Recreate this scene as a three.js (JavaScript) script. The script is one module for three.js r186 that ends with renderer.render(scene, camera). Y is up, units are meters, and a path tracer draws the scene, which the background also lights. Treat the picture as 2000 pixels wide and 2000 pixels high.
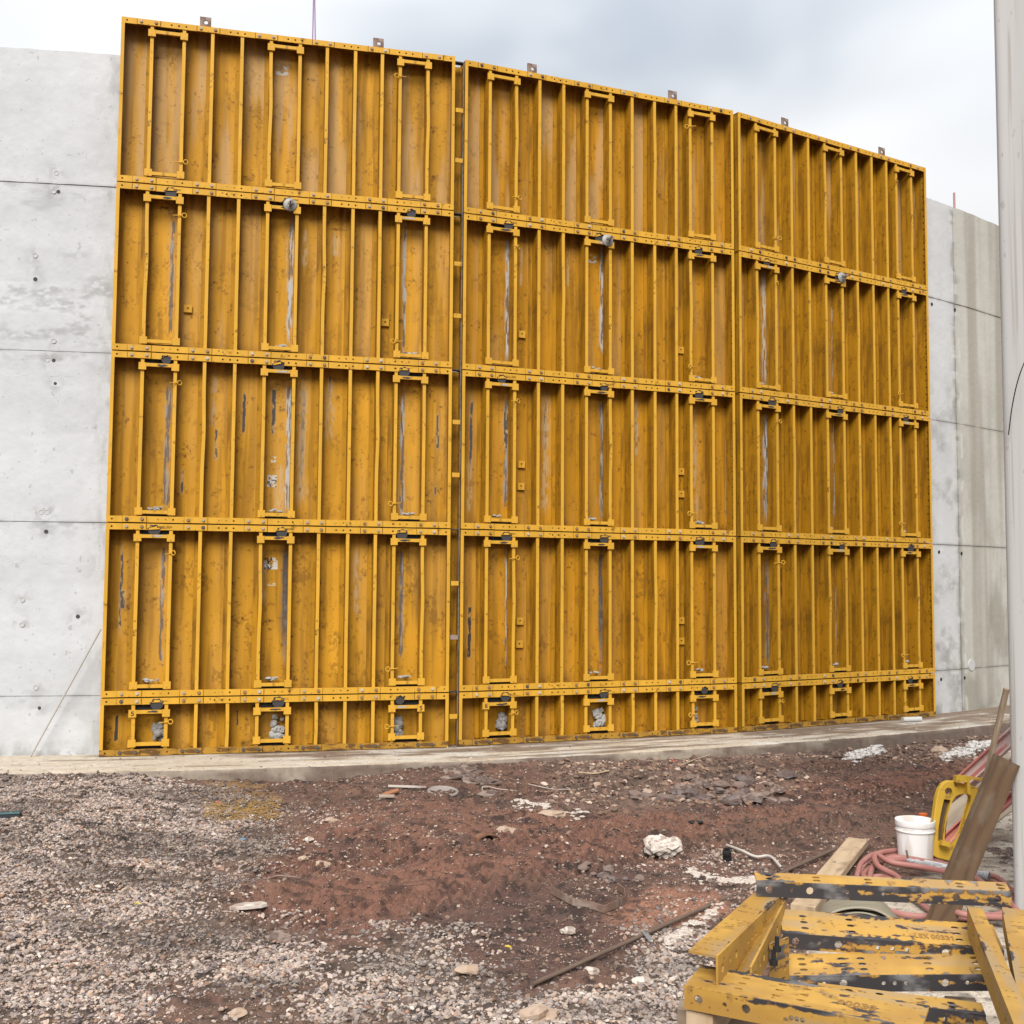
import * as THREE from 'three';
import { mergeGeometries } from 'three/addons/utils/BufferGeometryUtils.js';
import { FontLoader } from 'three/addons/loaders/FontLoader.js';
import { TextGeometry } from 'three/addons/geometries/TextGeometry.js';

// ---------------------------------------------------------------- camera, sky, sun, exposure
const scene = new THREE.Scene();
const EYE = 1.8023, PITCH = 0.0663, ROLL = 0.0066, F = 2166.2;       // F: focal length for a 2000 px picture
const camera = new THREE.PerspectiveCamera(2 * Math.atan(1000 / F) * 180 / Math.PI, 1, 0.05, 2000);
camera.position.set(0, EYE, 0);
camera.rotation.order = 'YXZ';
camera.rotation.set(PITCH, 0, ROLL);
const renderer = new THREE.WebGLRenderer({ antialias: true });
renderer.toneMapping = THREE.LinearToneMapping;
renderer.toneMappingExposure = 1.2;
renderer.shadowMap.enabled = true;
const SUN_DIR = new THREE.Vector3(-0.12, 0.76, 0.64).normalize();
const sun = new THREE.DirectionalLight(new THREE.Color(1, 0.965, 0.91), 4.2);
sun.position.copy(SUN_DIR).multiplyScalar(60); sun.target.position.set(0, 2, -11);
sun.castShadow = true; sun.shadow.radius = 60; sun.shadow.mapSize.set(2048, 2048);
Object.assign(sun.shadow.camera, { left: -22, right: 22, top: 22, bottom: -22, near: 1, far: 140 });
scene.add(sun, sun.target);

// ---------------------------------------------------------------- noise
function rng(seed) { let s = seed >>> 0; return () => { s = (s + 0x6D2B79F5) >>> 0; let t = s; t = Math.imul(t ^ (t >>> 15), t | 1); t ^= t + Math.imul(t ^ (t >>> 7), t | 61); return ((t ^ (t >>> 14)) >>> 0) / 4294967296; }; }
function h2(x, y, s) { let n = Math.imul(x, 374761393) ^ Math.imul(y, 668265263) ^ Math.imul(s, 1274126177); n = Math.imul(n ^ (n >>> 13), 1274126177); return ((n ^ (n >>> 16)) >>> 0) / 4294967296; }
function vn(x, y, s = 0) {
  const xi = Math.floor(x), yi = Math.floor(y); let fx = x - xi, fy = y - yi; fx = fx * fx * (3 - 2 * fx); fy = fy * fy * (3 - 2 * fy);
  const a = h2(xi, yi, s), b = h2(xi + 1, yi, s), c = h2(xi, yi + 1, s), d = h2(xi + 1, yi + 1, s);
  return a + (b - a) * fx + (c - a) * fy + (a - b - c + d) * fx * fy;
}
function fbm(x, y, s = 0, o = 4) { let v = 0, a = 0.5, t = 0; for (let i = 0; i < o; i++) { v += a * vn(x, y, s + i * 17); t += a; a *= 0.5; x = x * 2.03 + 7.1; y = y * 2.03 + 3.7; } return v / t; }
const sst = (a, b, x) => { const t = Math.min(1, Math.max(0, (x - a) / (b - a))); return t * t * (3 - 2 * t); };
const mix = (a, b, t) => a + (b - a) * t;
const mix3 = (a, b, t) => [mix(a[0], b[0], t), mix(a[1], b[1], t), mix(a[2], b[2], t)];

// ---------------------------------------------------------------- sky: an even overcast with soft cloud folds
{
  const W = 1024, H = 512, d = new Float32Array(W * H * 4);
  for (let j = 0; j < H; j++) for (let i = 0; i < W; i++) {
    const th = ((j + 0.5) / H - 0.5) * Math.PI, ph = ((i + 0.5) / W - 0.5) * 2 * Math.PI;
    const y = Math.sin(th), x = Math.cos(th) * Math.cos(ph), z = Math.cos(th) * Math.sin(ph);
    const e = Math.max(y, 0), k = 1 / (e + 0.32), px = x * k, pz = z * k;
    const wx = fbm(px * 1.1 + 4, pz * 1.1, 5, 3) - 0.5, wz = fbm(px * 1.1, pz * 1.1 + 9, 8, 3) - 0.5;
    let c = fbm(px * 1.4 + wx * 0.9 + 49.886, pz * 1.4 + wz * 0.9 + 25.338, 11, 5);
    const fine = fbm(px * 3.2 + wx * 2, pz * 3.2 + wz * 2, 31, 4);
    c = sst(0.3, 0.66, c * 0.82 + fine * 0.18);
    let r, g, b;
    if (y > -0.02) {
      const L = 0.56 + 1.5 * e;                               // overcast: the zenith brighter than the horizon
      [r, g, b] = mix3([0.345, 0.395, 0.46], [0.76, 0.77, 0.785], c).map(v => v * L);
    } else { const t = sst(-0.02, -0.2, y); [r, g, b] = mix3([0.40, 0.42, 0.44], [0.16, 0.12, 0.1], t); }
    const o = (j * W + i) * 4; d[o] = r; d[o + 1] = g; d[o + 2] = b; d[o + 3] = 1;
  }
  const t = new THREE.DataTexture(d, W, H, THREE.RGBAFormat, THREE.FloatType);
  t.mapping = THREE.EquirectangularReflectionMapping; t.magFilter = t.minFilter = THREE.LinearFilter; t.wrapS = THREE.RepeatWrapping; t.needsUpdate = true;
  scene.background = t; scene.environment = t;
}

// ---------------------------------------------------------------- helpers
const V = (x, y, z) => new THREE.Vector3(x, y, z);
function ray(px, py) {                                              // direction with depth 1 through a point of the 2000 px photograph
  const u = px - 1000, v = py - 1000, cr = Math.cos(ROLL), sr = Math.sin(ROLL), c = Math.cos(PITCH), s = Math.sin(PITCH);
  const x = (cr * u + sr * v) / F, y2 = -(cr * v - sr * u) / F, z = -s * y2 + c;
  return [x / z, (c * y2 + s) / z];
}
function at(px, py, d) { const r = ray(px, py); return V(r[0] * d, EYE + r[1] * d, -d); }
function onY(px, py, y) { const r = ray(px, py); return at(px, py, (y - EYE) / r[1]); }
const used = {};
function numbered(n) { used[n] = (used[n] || 0) + 1; return used[n] === 1 ? n : n + '_' + String(used[n] - 1).padStart(3, '0'); }
function thing(name, label, category, pos, turn = 0, group) {
  const o = new THREE.Group(); o.name = numbered(name); scene.add(o);
  if (pos) o.position.copy(pos); o.rotation.y = turn;
  o.userData = { label, category }; if (group) o.userData.group = group;
  return o;
}
function tag(o, label, category, group) { o.userData.label = label; o.userData.category = category; if (group) o.userData.group = group; return o; }
function mesh(name, g, m, parent = scene) {
  const o = new THREE.Mesh(Array.isArray(g) ? mergeGeometries(g.map(flat)) : g, m);
  o.name = parent === scene ? numbered(name) : name; o.castShadow = o.receiveShadow = true; parent.add(o); return o;
}
function struct(o, label) { o.userData.kind = 'structure'; if (label) o.userData.label = label; return o; }
function flat(g) { g = g.index ? g.toNonIndexed() : g; for (const k of Object.keys(g.attributes)) if (!['position', 'normal', 'uv'].includes(k)) g.deleteAttribute(k); return g; }
function uvm(g, ou = 0, ov = 0, swap = false) {                     // box-projected uv in metres
  g = g.index ? g.toNonIndexed() : g; const p = g.attributes.position, n = g.attributes.normal, uv = new Float32Array(p.count * 2);
  for (let i = 0; i < p.count; i++) {
    const ax = Math.abs(n.getX(i)), ay = Math.abs(n.getY(i)), az = Math.abs(n.getZ(i)); let u, v;
    if (az >= ax && az >= ay) { u = p.getX(i); v = p.getY(i); } else if (ax >= ay) { u = p.getZ(i); v = p.getY(i); } else { u = p.getX(i); v = p.getZ(i); }
    uv[2 * i] = (swap ? v : u) + ou; uv[2 * i + 1] = (swap ? u : v) + ov;
  }
  g.setAttribute('uv', new THREE.BufferAttribute(uv, 2)); return g;
}
function box(w, h, d, x = 0, y = 0, z = 0) { return uvm(new THREE.BoxGeometry(w, h, d).translate(x, y, z), x * 0.37, y * 0.21); }
function tube(pts, r, seg = 24, rad = 8) { return new THREE.TubeGeometry(new THREE.CatmullRomCurve3(pts), seg, r, rad, false); }
function rod(a, b, r, rad = 10) {
  const l = a.distanceTo(b), g = new THREE.CylinderGeometry(r, r, l, rad), q = new THREE.Quaternion().setFromUnitVectors(V(0, 1, 0), b.clone().sub(a).normalize());
  const p = a.clone().add(b).multiplyScalar(0.5); return g.applyMatrix4(new THREE.Matrix4().compose(p, q, V(1, 1, 1)));
}
function beamBox(a, b, w, t, up) {                                  // a board from a to b: width w along up x dir, thickness t
  const X = b.clone().sub(a), l = X.length(); X.normalize(); const Z = up.clone().addScaledVector(X, -up.dot(X)).normalize(), Y = Z.clone().cross(X);
  const g = uvm(new THREE.BoxGeometry(l, w, t, 6, 1, 1), a.x, a.z);
  return g.applyMatrix4(new THREE.Matrix4().makeBasis(X, Y, Z).setPosition(a.clone().add(b).multiplyScalar(0.5)));
}
function lump(r, seed, detail = 1, sq = [1, 1, 1], amp = 0.35) {
  const g = new THREE.IcosahedronGeometry(r, detail), p = g.attributes.position;
  for (let i = 0; i < p.count; i++) {
    const x = p.getX(i), y = p.getY(i), z = p.getZ(i);
    const k = 1 + amp * (2 * vn(x / r * 1.4 + 10, y / r * 1.4 + z / r * 1.1 + 20, seed) - 1) + amp * 0.5 * (2 * vn(z / r * 2.6 + 5, x / r * 2.6 - y / r * 2 + 8, seed + 3) - 1);
    p.setXYZ(i, x * k * sq[0], y * k * sq[1], z * k * sq[2]);
  }
  g.computeVertexNormals(); return g;
}
function tex(w, h, fn, srgb = false, mirror = false) {                              // fn(u, v, i, j) -> linear colour or grey
  const d = new Uint8Array(w * h * 4);
  const enc = v => { v = Math.min(1, Math.max(0, v)); return 255 * (v <= 0.0031308 ? v * 12.92 : 1.055 * Math.pow(v, 1 / 2.4) - 0.055); };
  for (let j = 0; j < h; j++) for (let i = 0; i < w; i++) {
    const c = fn((i + 0.5) / w, (j + 0.5) / h, i, j), o = (j * w + i) * 4;
    if (srgb) { d[o] = enc(c[0]); d[o + 1] = enc(c[1]); d[o + 2] = enc(c[2]); } else { d[o] = d[o + 1] = d[o + 2] = 255 * Math.min(1, Math.max(0, c)); }
    d[o + 3] = 255;
  }
  const t = new THREE.DataTexture(d, w, h, THREE.RGBAFormat); t.wrapS = t.wrapT = mirror ? THREE.MirroredRepeatWrapping : THREE.RepeatWrapping;
  t.magFilter = THREE.LinearFilter; t.minFilter = THREE.LinearMipmapLinearFilter; t.generateMipmaps = true;
  if (srgb) t.colorSpace = THREE.SRGBColorSpace; t.needsUpdate = true; return t;
}
const tileable = (fn) => (u, v) => { const a = fn(u, v), b = fn(u - 1, v), c = fn(u, v - 1), d = fn(u - 1, v - 1); const k = x => sst(0.75, 1, x); return mix3(mix3(a, b, k(u)), mix3(c, d, k(u)), k(v)); };
const ALBEDO = 0.66;                                                // common scale of all base colours below
const std = (o) => { const m = new THREE.MeshStandardMaterial(o); m.color.multiplyScalar(ALBEDO); return m; };
const dull = (o) => { const m = new THREE.MeshPhysicalMaterial({ specularIntensity: 0.3, ...o }); m.color.multiplyScalar(ALBEDO); return m; };   // chalky old paint
const rgb = (r, g, b) => new THREE.Color().setRGB(r, g, b);

// ---------------------------------------------------------------- materials
const PAINT = [0.84, 0.455, 0.052];
function paintAt(x, y, s) {                                         // yellow enamel on steel, x and y in metres
  const m = fbm(x * 3, y * 3, s, 4), st = fbm(x * 22, y * 2.2, s + 5, 3), sp = fbm(x * 34, y * 34, s + 9, 3), big = fbm(x * 9, y * 9, s + 13, 3);
  let c = PAINT.map((v, i) => v * (0.80 + 0.26 * m + 0.18 * (st - 0.5)));
  c = mix3(c, [0.24, 0.105, 0.026], 0.4 * sst(0.60, 0.74, sp * 0.5 + big * 0.5));
  c = mix3(c, [0.09, 0.045, 0.025], 0.75 * sst(0.68, 0.74, sp * 0.45 + fbm(x * 80, y * 80, s + 21, 2) * 0.25 + big * 0.3));
  return c;
}
const paintTile = tex(512, 512, tileable((u, v) => paintAt(u * 1.6, v * 1.6, 101)), true); paintTile.repeat.set(1 / 1.6, 1 / 1.6);
const mPaint = [0, 1, 2].map(i => { const t = paintTile.clone(); t.offset.set(i * 0.31, i * 0.47); t.needsUpdate = true; return dull({ map: t, roughness: 0.55 }); });
const dirtTile = tex(512, 512, tileable((u, v) => { const x = u * 1.6, y = v * 1.6; return mix3(paintAt(x, y, 201), [0.115, 0.06, 0.032], 0.42 + 0.5 * sst(0.42, 0.62, fbm(x * 9, y * 26, 77, 4))); }), true); dirtTile.repeat.set(1 / 1.6, 1 / 1.6);
const mDirty = dull({ map: dirtTile, roughness: 0.8 });
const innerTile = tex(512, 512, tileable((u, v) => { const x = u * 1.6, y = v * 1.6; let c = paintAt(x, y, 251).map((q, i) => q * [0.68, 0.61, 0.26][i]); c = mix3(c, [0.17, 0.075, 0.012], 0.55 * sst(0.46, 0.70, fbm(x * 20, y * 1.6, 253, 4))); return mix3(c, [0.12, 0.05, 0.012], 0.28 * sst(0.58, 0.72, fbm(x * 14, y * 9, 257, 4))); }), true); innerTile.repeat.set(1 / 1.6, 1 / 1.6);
const mInner = [0, 1].map(i => { const t = innerTile.clone(); t.offset.set(i * 0.37, i * 0.53); t.needsUpdate = true; return dull({ map: t, roughness: 0.65 }); });   // paint darkened to stand for shade inside the bays, with rust stains
const wornTex = (seed, dark) => tex(1024, 256, (u, v) => {            // v runs over the first 0.2 m from the beam's corner
  const x = u * 1.4, y = v * 0.2, D = dark < 0.5; let c = paintAt(x, y, seed).map((q, i) => q * [0.74, 0.77, 1.2][i]);
  const n = fbm(x * 4.5, y * 34, seed + 3, 5), n2 = fbm(x * 60, y * 80, seed + 4, 3), n3 = fbm(x * 18, y * 34, seed + 8, 3);
  const w = n * 0.5 + n2 * 0.2 + n3 * 0.3 + (D ? 0.06 * Math.sin(x * 7 + seed) + 0.05 * (1 - sst(0.0, 0.05, y)) : 0.13 * (1 - sst(0.0, 0.022, y)) + 0.05 * sst(0.1, 0.16, y));
  const ch = mix3([0.035, 0.035, 0.042], [0.27, 0.265, 0.265], sst(0.5, 0.8, fbm(x * 9, y * 16, seed + 6, 4)));
  c = mix3(c, [0.42, 0.22, 0.045], 0.55 * sst(0.4, 0.65, fbm(x * 3, y * 12, seed + 16, 4)));
  c = mix3(c, [0.40, 0.29, 0.17], (D ? 0.3 : 0.65) * sst(0.45, 0.68, fbm(x * 2.4, y * 12, seed + 15, 4)));
  c = mix3(c, [0.2, 0.09, 0.03], 0.85 * sst(dark - 0.045, dark, w)); c = mix3(c, ch, 0.96 * sst(dark, dark + 0.015, w));
  return c;
}, true);
const mkWorn = (seed, dark) => { const t = wornTex(seed, dark); t.repeat.set(1 / 1.4, 1 / 0.2); t.wrapS = t.wrapT = THREE.MirroredRepeatWrapping; return std({ map: t, roughness: 0.55, metalness: 0 }); };
const mWornY = [mkWorn(301, 0.63), mkWorn(341, 0.62)], mWornD = [mkWorn(381, 0.435), mkWorn(421, 0.455)];
const mBeam = [mkWorn(461, 0.74), mkWorn(481, 0.72)];
const mBolt = [std({ color: rgb(0.52, 0.38, 0.22), roughness: 0.6 }), std({ color: rgb(0.36, 0.2, 0.07), roughness: 0.6 }), std({ color: rgb(0.62, 0.52, 0.38), roughness: 0.5 }), std({ color: rgb(0.12, 0.09, 0.07), roughness: 0.7 })];
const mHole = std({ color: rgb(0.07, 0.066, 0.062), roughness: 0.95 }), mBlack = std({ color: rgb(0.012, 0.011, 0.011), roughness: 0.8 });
const mScorch = std({ color: rgb(0.045, 0.042, 0.045), roughness: 0.75 });
const mRust = std({ map: tex(256, 256, (u, v) => mix3([0.2, 0.115, 0.08], [0.36, 0.27, 0.22], sst(0.35, 0.7, fbm(u * 9, v * 9, 55, 4))), true), roughness: 0.85 });
const mSteel = std({ map: tex(256, 256, (u, v) => mix3([0.3, 0.29, 0.28], [0.1, 0.09, 0.08], sst(0.45, 0.7, fbm(u * 12, v * 12, 65, 4))), true), roughness: 0.5, metalness: 0.45 });
const woodTex = (seed, a, b, dirt) => tex(512, 512, (u, v) => {
  const y = v * 14 + fbm(u * 2, v * 3, seed, 3) * 2.4, g = Math.abs(Math.sin(y * 2.2 + vn(u * 3, y, seed + 1) * 2));
  let c = mix3(a, b, 0.65 * g + 0.35 * fbm(u * 6, v * 90, seed + 2, 3)); return mix3(c, dirt, 0.65 * sst(0.5, 0.75, fbm(u * 5, v * 7, seed + 5, 4)));
}, true, true);
const mWoodPale = std({ map: woodTex(501, [0.50, 0.35, 0.21], [0.66, 0.49, 0.32], [0.24, 0.15, 0.085]), roughness: 0.85 });
const mWoodDark = std({ map: woodTex(541, [0.085, 0.048, 0.024], [0.17, 0.1, 0.052], [0.22, 0.16, 0.105]), roughness: 0.85 });
const mWoodGrey = std({ map: woodTex(561, [0.30, 0.21, 0.14], [0.44, 0.34, 0.24], [0.2, 0.13, 0.08]), roughness: 0.85 });

// ---------------------------------------------------------------- concrete ring wall
const CX = -8.368, CZ = -36.466, RW = 24.975, RK = 26.12;          // the tank's centre, wall face and footing edge
const onRing = (phi, r, y) => V(CX + r * Math.sin(phi), y, CZ + r * Math.cos(phi));
function ringHit(px, py, r = RW) {                                  // where a ray meets the wall face
  const [a, b] = ray(px, py), A = a * a + 1, B = -a * CX + CZ, C = CX * CX + CZ * CZ - r * r, d = (-B - Math.sqrt(B * B - A * C)) / A;
  return { phi: Math.atan2(a * d - CX, -d - CZ), y: EYE + b * d, d };
}
function arcBlock(p0, p1, y0, y1, r0, r1, n, jag = 0, seed = 0) {
  const pos = [], uv = [], idx = [], quad = (a, b, c, d, ua, ub, uc, ud) => { const k = pos.length / 3; for (const q of [a, b, c, d]) pos.push(q.x, q.y, q.z); uv.push(...ua, ...ub, ...uc, ...ud); idx.push(k, k + 1, k + 2, k, k + 2, k + 3); };
  const top = i => y1 - jag * Math.abs(2 * fbm(i * 0.7, 3.3, seed, 3) - 1), bot = i => y0 + jag * Math.abs(2 * fbm(i * 0.7, 9.3, seed, 3) - 1);
  for (let i = 0; i < n; i++) {
    const a = mix(p0, p1, i / n), b = mix(p0, p1, (i + 1) / n), s = a * RW, t = b * RW, w = r1 - r0, ta = top(i), tb = top(i + 1), ba = bot(i), bb = bot(i + 1);
    quad(onRing(a, r1, ba), onRing(b, r1, bb), onRing(b, r1, tb), onRing(a, r1, ta), [s, ba], [t, bb], [t, tb], [s, ta]);
    quad(onRing(b, r0, bb), onRing(a, r0, ba), onRing(a, r0, ta), onRing(b, r0, tb), [t, bb], [s, ba], [s, ta], [t, tb]);
    quad(onRing(a, r1, ta), onRing(b, r1, tb), onRing(b, r0, tb), onRing(a, r0, ta), [s, ta], [t, tb], [t, tb + w], [s, ta + w]);
    quad(onRing(a, r0, ba), onRing(b, r0, bb), onRing(b, r1, bb), onRing(a, r1, ba), [s, ba], [t, bb], [t, bb + w], [s, ba + w]);
  }
  for (const [a, f, e] of [[p0, 0, 0], [p1, 1, n]]) { const s = a * RW, w = r1 - r0, Y0 = bot(e), Y1 = top(e), q = [onRing(a, r0, Y0), onRing(a, r1, Y0), onRing(a, r1, Y1), onRing(a, r0, Y1)]; if (f) q.reverse(); const u = [[s - w, Y0], [s, Y0], [s, Y1], [s - w, Y1]]; if (f) u.reverse(); quad(...q, ...u); }
  const g = new THREE.BufferGeometry(); g.setAttribute('position', new THREE.Float32BufferAttribute(pos, 3)); g.setAttribute('uv', new THREE.Float32BufferAttribute(uv, 2)); g.setIndex(idx);
  const o = g.toNonIndexed(); o.computeVertexNormals(); return o;
}
const topL = ringHit(110, 98).y, topR = ringHit(1812, 386).y, jointPhi = ringHit(1868, 800).phi, phiA = ringHit(222, 700).phi + 0.004, phiC = ringHit(1829, 900).phi - 0.01;
const LIFT = [0, 0.615, 2.445, 4.275, 6.10];
function concreteMat(w, h, mw, mh, s0, fn) {                        // one sheet of concrete laid over mw x mh metres from arc length s0
  const t = tex(w, h, (u, v) => fn(u * mw + s0, v * mh), true); t.repeat.set(1 / mw, 1 / mh); t.offset.set(-s0 / mw, 0);
  const b = tex(512, 512, (u, v) => 0.5 * fbm(u * 40, v * 40, 61, 4) + 0.5 * fbm(u * 7, v * 7, 67, 3)); b.repeat.set(0.5, 0.5);
  return std({ map: t, bumpMap: b, bumpScale: 0.006, roughness: 0.9 });
}
const holeL = [[110, 338, 0], [105, 374, 0], [114, 374, 1], [69, 499, 0], [69, 545, 1], [105, 666, 0], [93, 703, 0], [105, 704, 1], [108, 749, 1], [81, 1000, 0], [92, 1000, 0], [90, 1038, 1], [44, 1171, 0], [43, 1220, 0], [152, 1204, 1], [77, 1383, 1], [70, 1343, 0]];
const leftConcrete = (s, y) => {
  let k = 0.88 + 0.16 * (fbm(s * 1.1, y * 1.6, 71, 4) - 0.5) + 0.1 * (fbm(s * 9, y * 9, 75, 3) - 0.5) - 0.05 * sst(0.45, 0.6, vn(s * 0.2, y * 3.1, 78));
  let c = [0.80 * k, 0.815 * k, 0.835 * k];
  const d = [0.36, 0.36, 0.35], st = (m) => { c = mix3(c, d, Math.min(0.75, Math.max(0, m))); };
  const low = (a, b, f) => sst(a - f, a, y) * (1 - sst(b, b + f, y));
  st(0.6 * low(4.5, 5.2, 0.3) * sst(0.47, 0.7, fbm(s * 3, y * 6.5, 91, 5)) * sst(0.3, 0.6, fbm(s * 16, y * 30, 92, 4)));
  st(0.35 * low(5.85, 6.0, 0.12) * sst(0.45, 0.7, fbm(s * 3, y * 9, 95, 4)));
  for (const L of LIFT.slice(1)) { st(0.5 * Math.exp(-Math.pow((y - L) / 0.02, 2)) * sst(0.3, 0.6, fbm(s * 5, L, 97, 3))); st(0.55 * Math.exp(-Math.max(0, L - y) / 0.12) * (y < L ? 1 : 0) * sst(0.52, 0.72, fbm(s * 6, y * 10, 99, 4))); }
  st(0.8 * Math.exp(-y / 0.1) * sst(0.35, 0.6, fbm(s * 7, y * 7, 103, 4))); st(0.35 * (1 - sst(0.1, 0.9, y)) * sst(0.45, 0.7, fbm(s * 4, y * 4, 104, 4)));
  st(0.5 * (1 - sst(0.05, 0.4, phiA * RW - s)) * sst(0.45, 0.7, fbm(s * 12, y * 4, 105, 4)));
  st(0.5 * sst(0.83, 0.87, fbm(s * 26, y * 26, 107, 2)));
  st(0.22 * sst(0.46, 0.6, fbm(s * 0.9, y * 0.8 + 2, 109, 3)) * sst(6.4, 7.2, y));
  for (const hs of holePos) { const q = Math.hypot(s - hs[0], y - hs[1]); st(0.55 * Math.exp(-Math.pow(q / 0.09, 2)) * sst(0.4, 0.65, fbm(s * 14, y * 14, 111, 3))); }
  return c;
};
const holePos = holeL.map(([x, y]) => { const h = ringHit(x, y); return [h.phi * RW, h.y]; });
const mLeft = concreteMat(768, 1024, 5.2, 7.8, -1.1, leftConcrete);
const rightConcrete = (s, y) => {
  const sj = jointPhi * RW; let k = 0.86 + 0.2 * (fbm(s * 1.2, y * 1.5, 171, 4) - 0.5) + 0.1 * (fbm(s * 9, y * 9, 175, 3) - 0.5);
  let c = [0.78 * k, 0.785 * k, 0.785 * k]; const d = [0.26, 0.25, 0.22], st = (m, q = d) => { c = mix3(c, q, Math.min(0.8, Math.max(0, m))); };
  const old = sst(-0.06, 0.06, s - sj + 0.12 * (fbm(3, y * 5, 173, 4) - 0.5));
  if (old > 0) {
    const board = fbm(s * 3.6, y * 0.16, 181, 3), o = [0.70 * k, 0.675 * k, 0.60 * k];
    c = mix3(c, mix3(o, [0.38, 0.345, 0.27], 0.75 * sst(0.40, 0.66, board)), old * 0.95);
    st(old * 0.7 * sst(0.48, 0.68, fbm(s * 2.2, y * 0.8, 183, 5)) * (1 - sst(1, 5.5, y)), [0.33, 0.31, 0.245]);
  }
  st((1 - old) * 0.6 * sst(0.46, 0.76, fbm(s * 2.1, y * 2.2, 187, 6)) * sst(0.2, 0.6, fbm(s * 9, y * 14, 188, 4)) * (1 - sst(3.6, 6.2, y)));
  const e = Math.abs(s - sj + 0.14 * (fbm(7, y * 4, 189, 4) - 0.5));
  st(0.7 * Math.exp(-e / 0.05) * sst(0.35, 0.55, fbm(5, y * 6, 191, 3))); if (y < 5.6) st(0.75 * Math.exp(-Math.pow((e - 0.11) / 0.035, 2)) * sst(0.4, 0.55, fbm(2, y * 3, 193, 4)), [0.72, 0.7, 0.64]);
  for (const L of [0.615, 2.445, 4.275, 6.1]) st(0.55 * Math.exp(-Math.pow((y - L) / 0.022, 2)) * sst(0.25, 0.5, fbm(s * 4, L * 3, 197, 3)));
  st(0.7 * Math.exp(-y / 0.12) * sst(0.3, 0.6, fbm(s * 6, y * 6, 199, 4)));
  return c;
};
const sR0 = phiC * RW - 0.3;
const mRight = concreteMat(1024, 768, 11, 7.8, sR0, rightConcrete);
function wall(label, p0, p1, top, m, n, seed) {
  const t = thing('concrete_wall', label, 'concrete wall');
  mesh('wall_core', arcBlock(p0 + 0.0004, p1 - 0.0004, -0.6, top - 0.06, RW - 0.42, RW - 0.012, n), m, t);
  const ys = [...LIFT, top]; ys[0] = -0.05;
  for (let i = 0; i < 5; i++) mesh('concrete_lift', arcBlock(p0, p1, ys[i] + 0.002, ys[i + 1] - (i < 4 ? 0.003 : 0), RW - 0.4, RW - (i % 2) * 0.004, n, i < 4 ? 0.006 : 0.02, seed + i), m, t);
  return t;
}
const wallL = wall('pale grey concrete wall with horizontal pour lines left of the yellow formwork', -0.12, phiA, topL, mLeft, 60, 3);
const mPlug = std({ color: rgb(0.62, 0.62, 0.61), roughness: 0.9 });
holeL.forEach(([x, y, k]) => {
  const h = ringHit(x, y), p = onRing(h.phi, RW + (k ? 0.001 : 0.001), h.y), r = k ? 0.02 : 0.024;
  const g = k ? new THREE.CircleGeometry(r * (0.85 + 0.3 * h2(x, y, 1)), 12) : mergeGeometries([flat(new THREE.TorusGeometry(r, 0.0035, 5, 16)), flat(new THREE.CircleGeometry(r, 14).translate(0, 0, -0.001))]);
  const o = mesh(k ? 'tie_hole' : 'tie_plug', g.rotateY(h.phi).translate(p.x, p.y, p.z), k ? mHole : mPlug, wallL); o.castShadow = false;
});
const wallR = wall('light grey concrete wall section directly right of the yellow formwork', phiC, jointPhi - 0.0006, topR, mRight, 20, 23);
const wallOld = wall('older stained greenish concrete wall section beyond the vertical joint at right', jointPhi + 0.0006, jointPhi + 0.3, topR, mRight, 60, 43);
{ const h = ringHit(1897, 1299), p = onRing(h.phi, RW + 0.004, h.y); mesh('patch_plug', new THREE.CylinderGeometry(0.085, 0.09, 0.016, 18).rotateX(Math.PI / 2).rotateY(h.phi).translate(p.x, p.y, p.z), mPlug, wallOld); }
for (const [x, y] of [[1820, 594], [1865, 605], [1834, 1078], [1878, 1081], [1838, 1327], [1884, 1324]]) { const h = ringHit(x, y), p = onRing(h.phi, RW + 0.002, h.y); mesh('tie_hole', new THREE.CircleGeometry(0.026, 12).rotateY(h.phi).translate(p.x, p.y, p.z), mBlack, wallR).castShadow = false; }
{ const h = ringHit(1864, 400, RW - 0.2), p = onRing(h.phi, RW - 0.2, topR - 0.2);
  tag(mesh('steel_stake', rod(p, p.clone().setY(topR + 0.36), 0.017), std({ color: rgb(0.48, 0.30, 0.29), roughness: 0.8 })), 'thin greyish pink upright bar on top of the right concrete wall', 'rebar'); }

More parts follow.
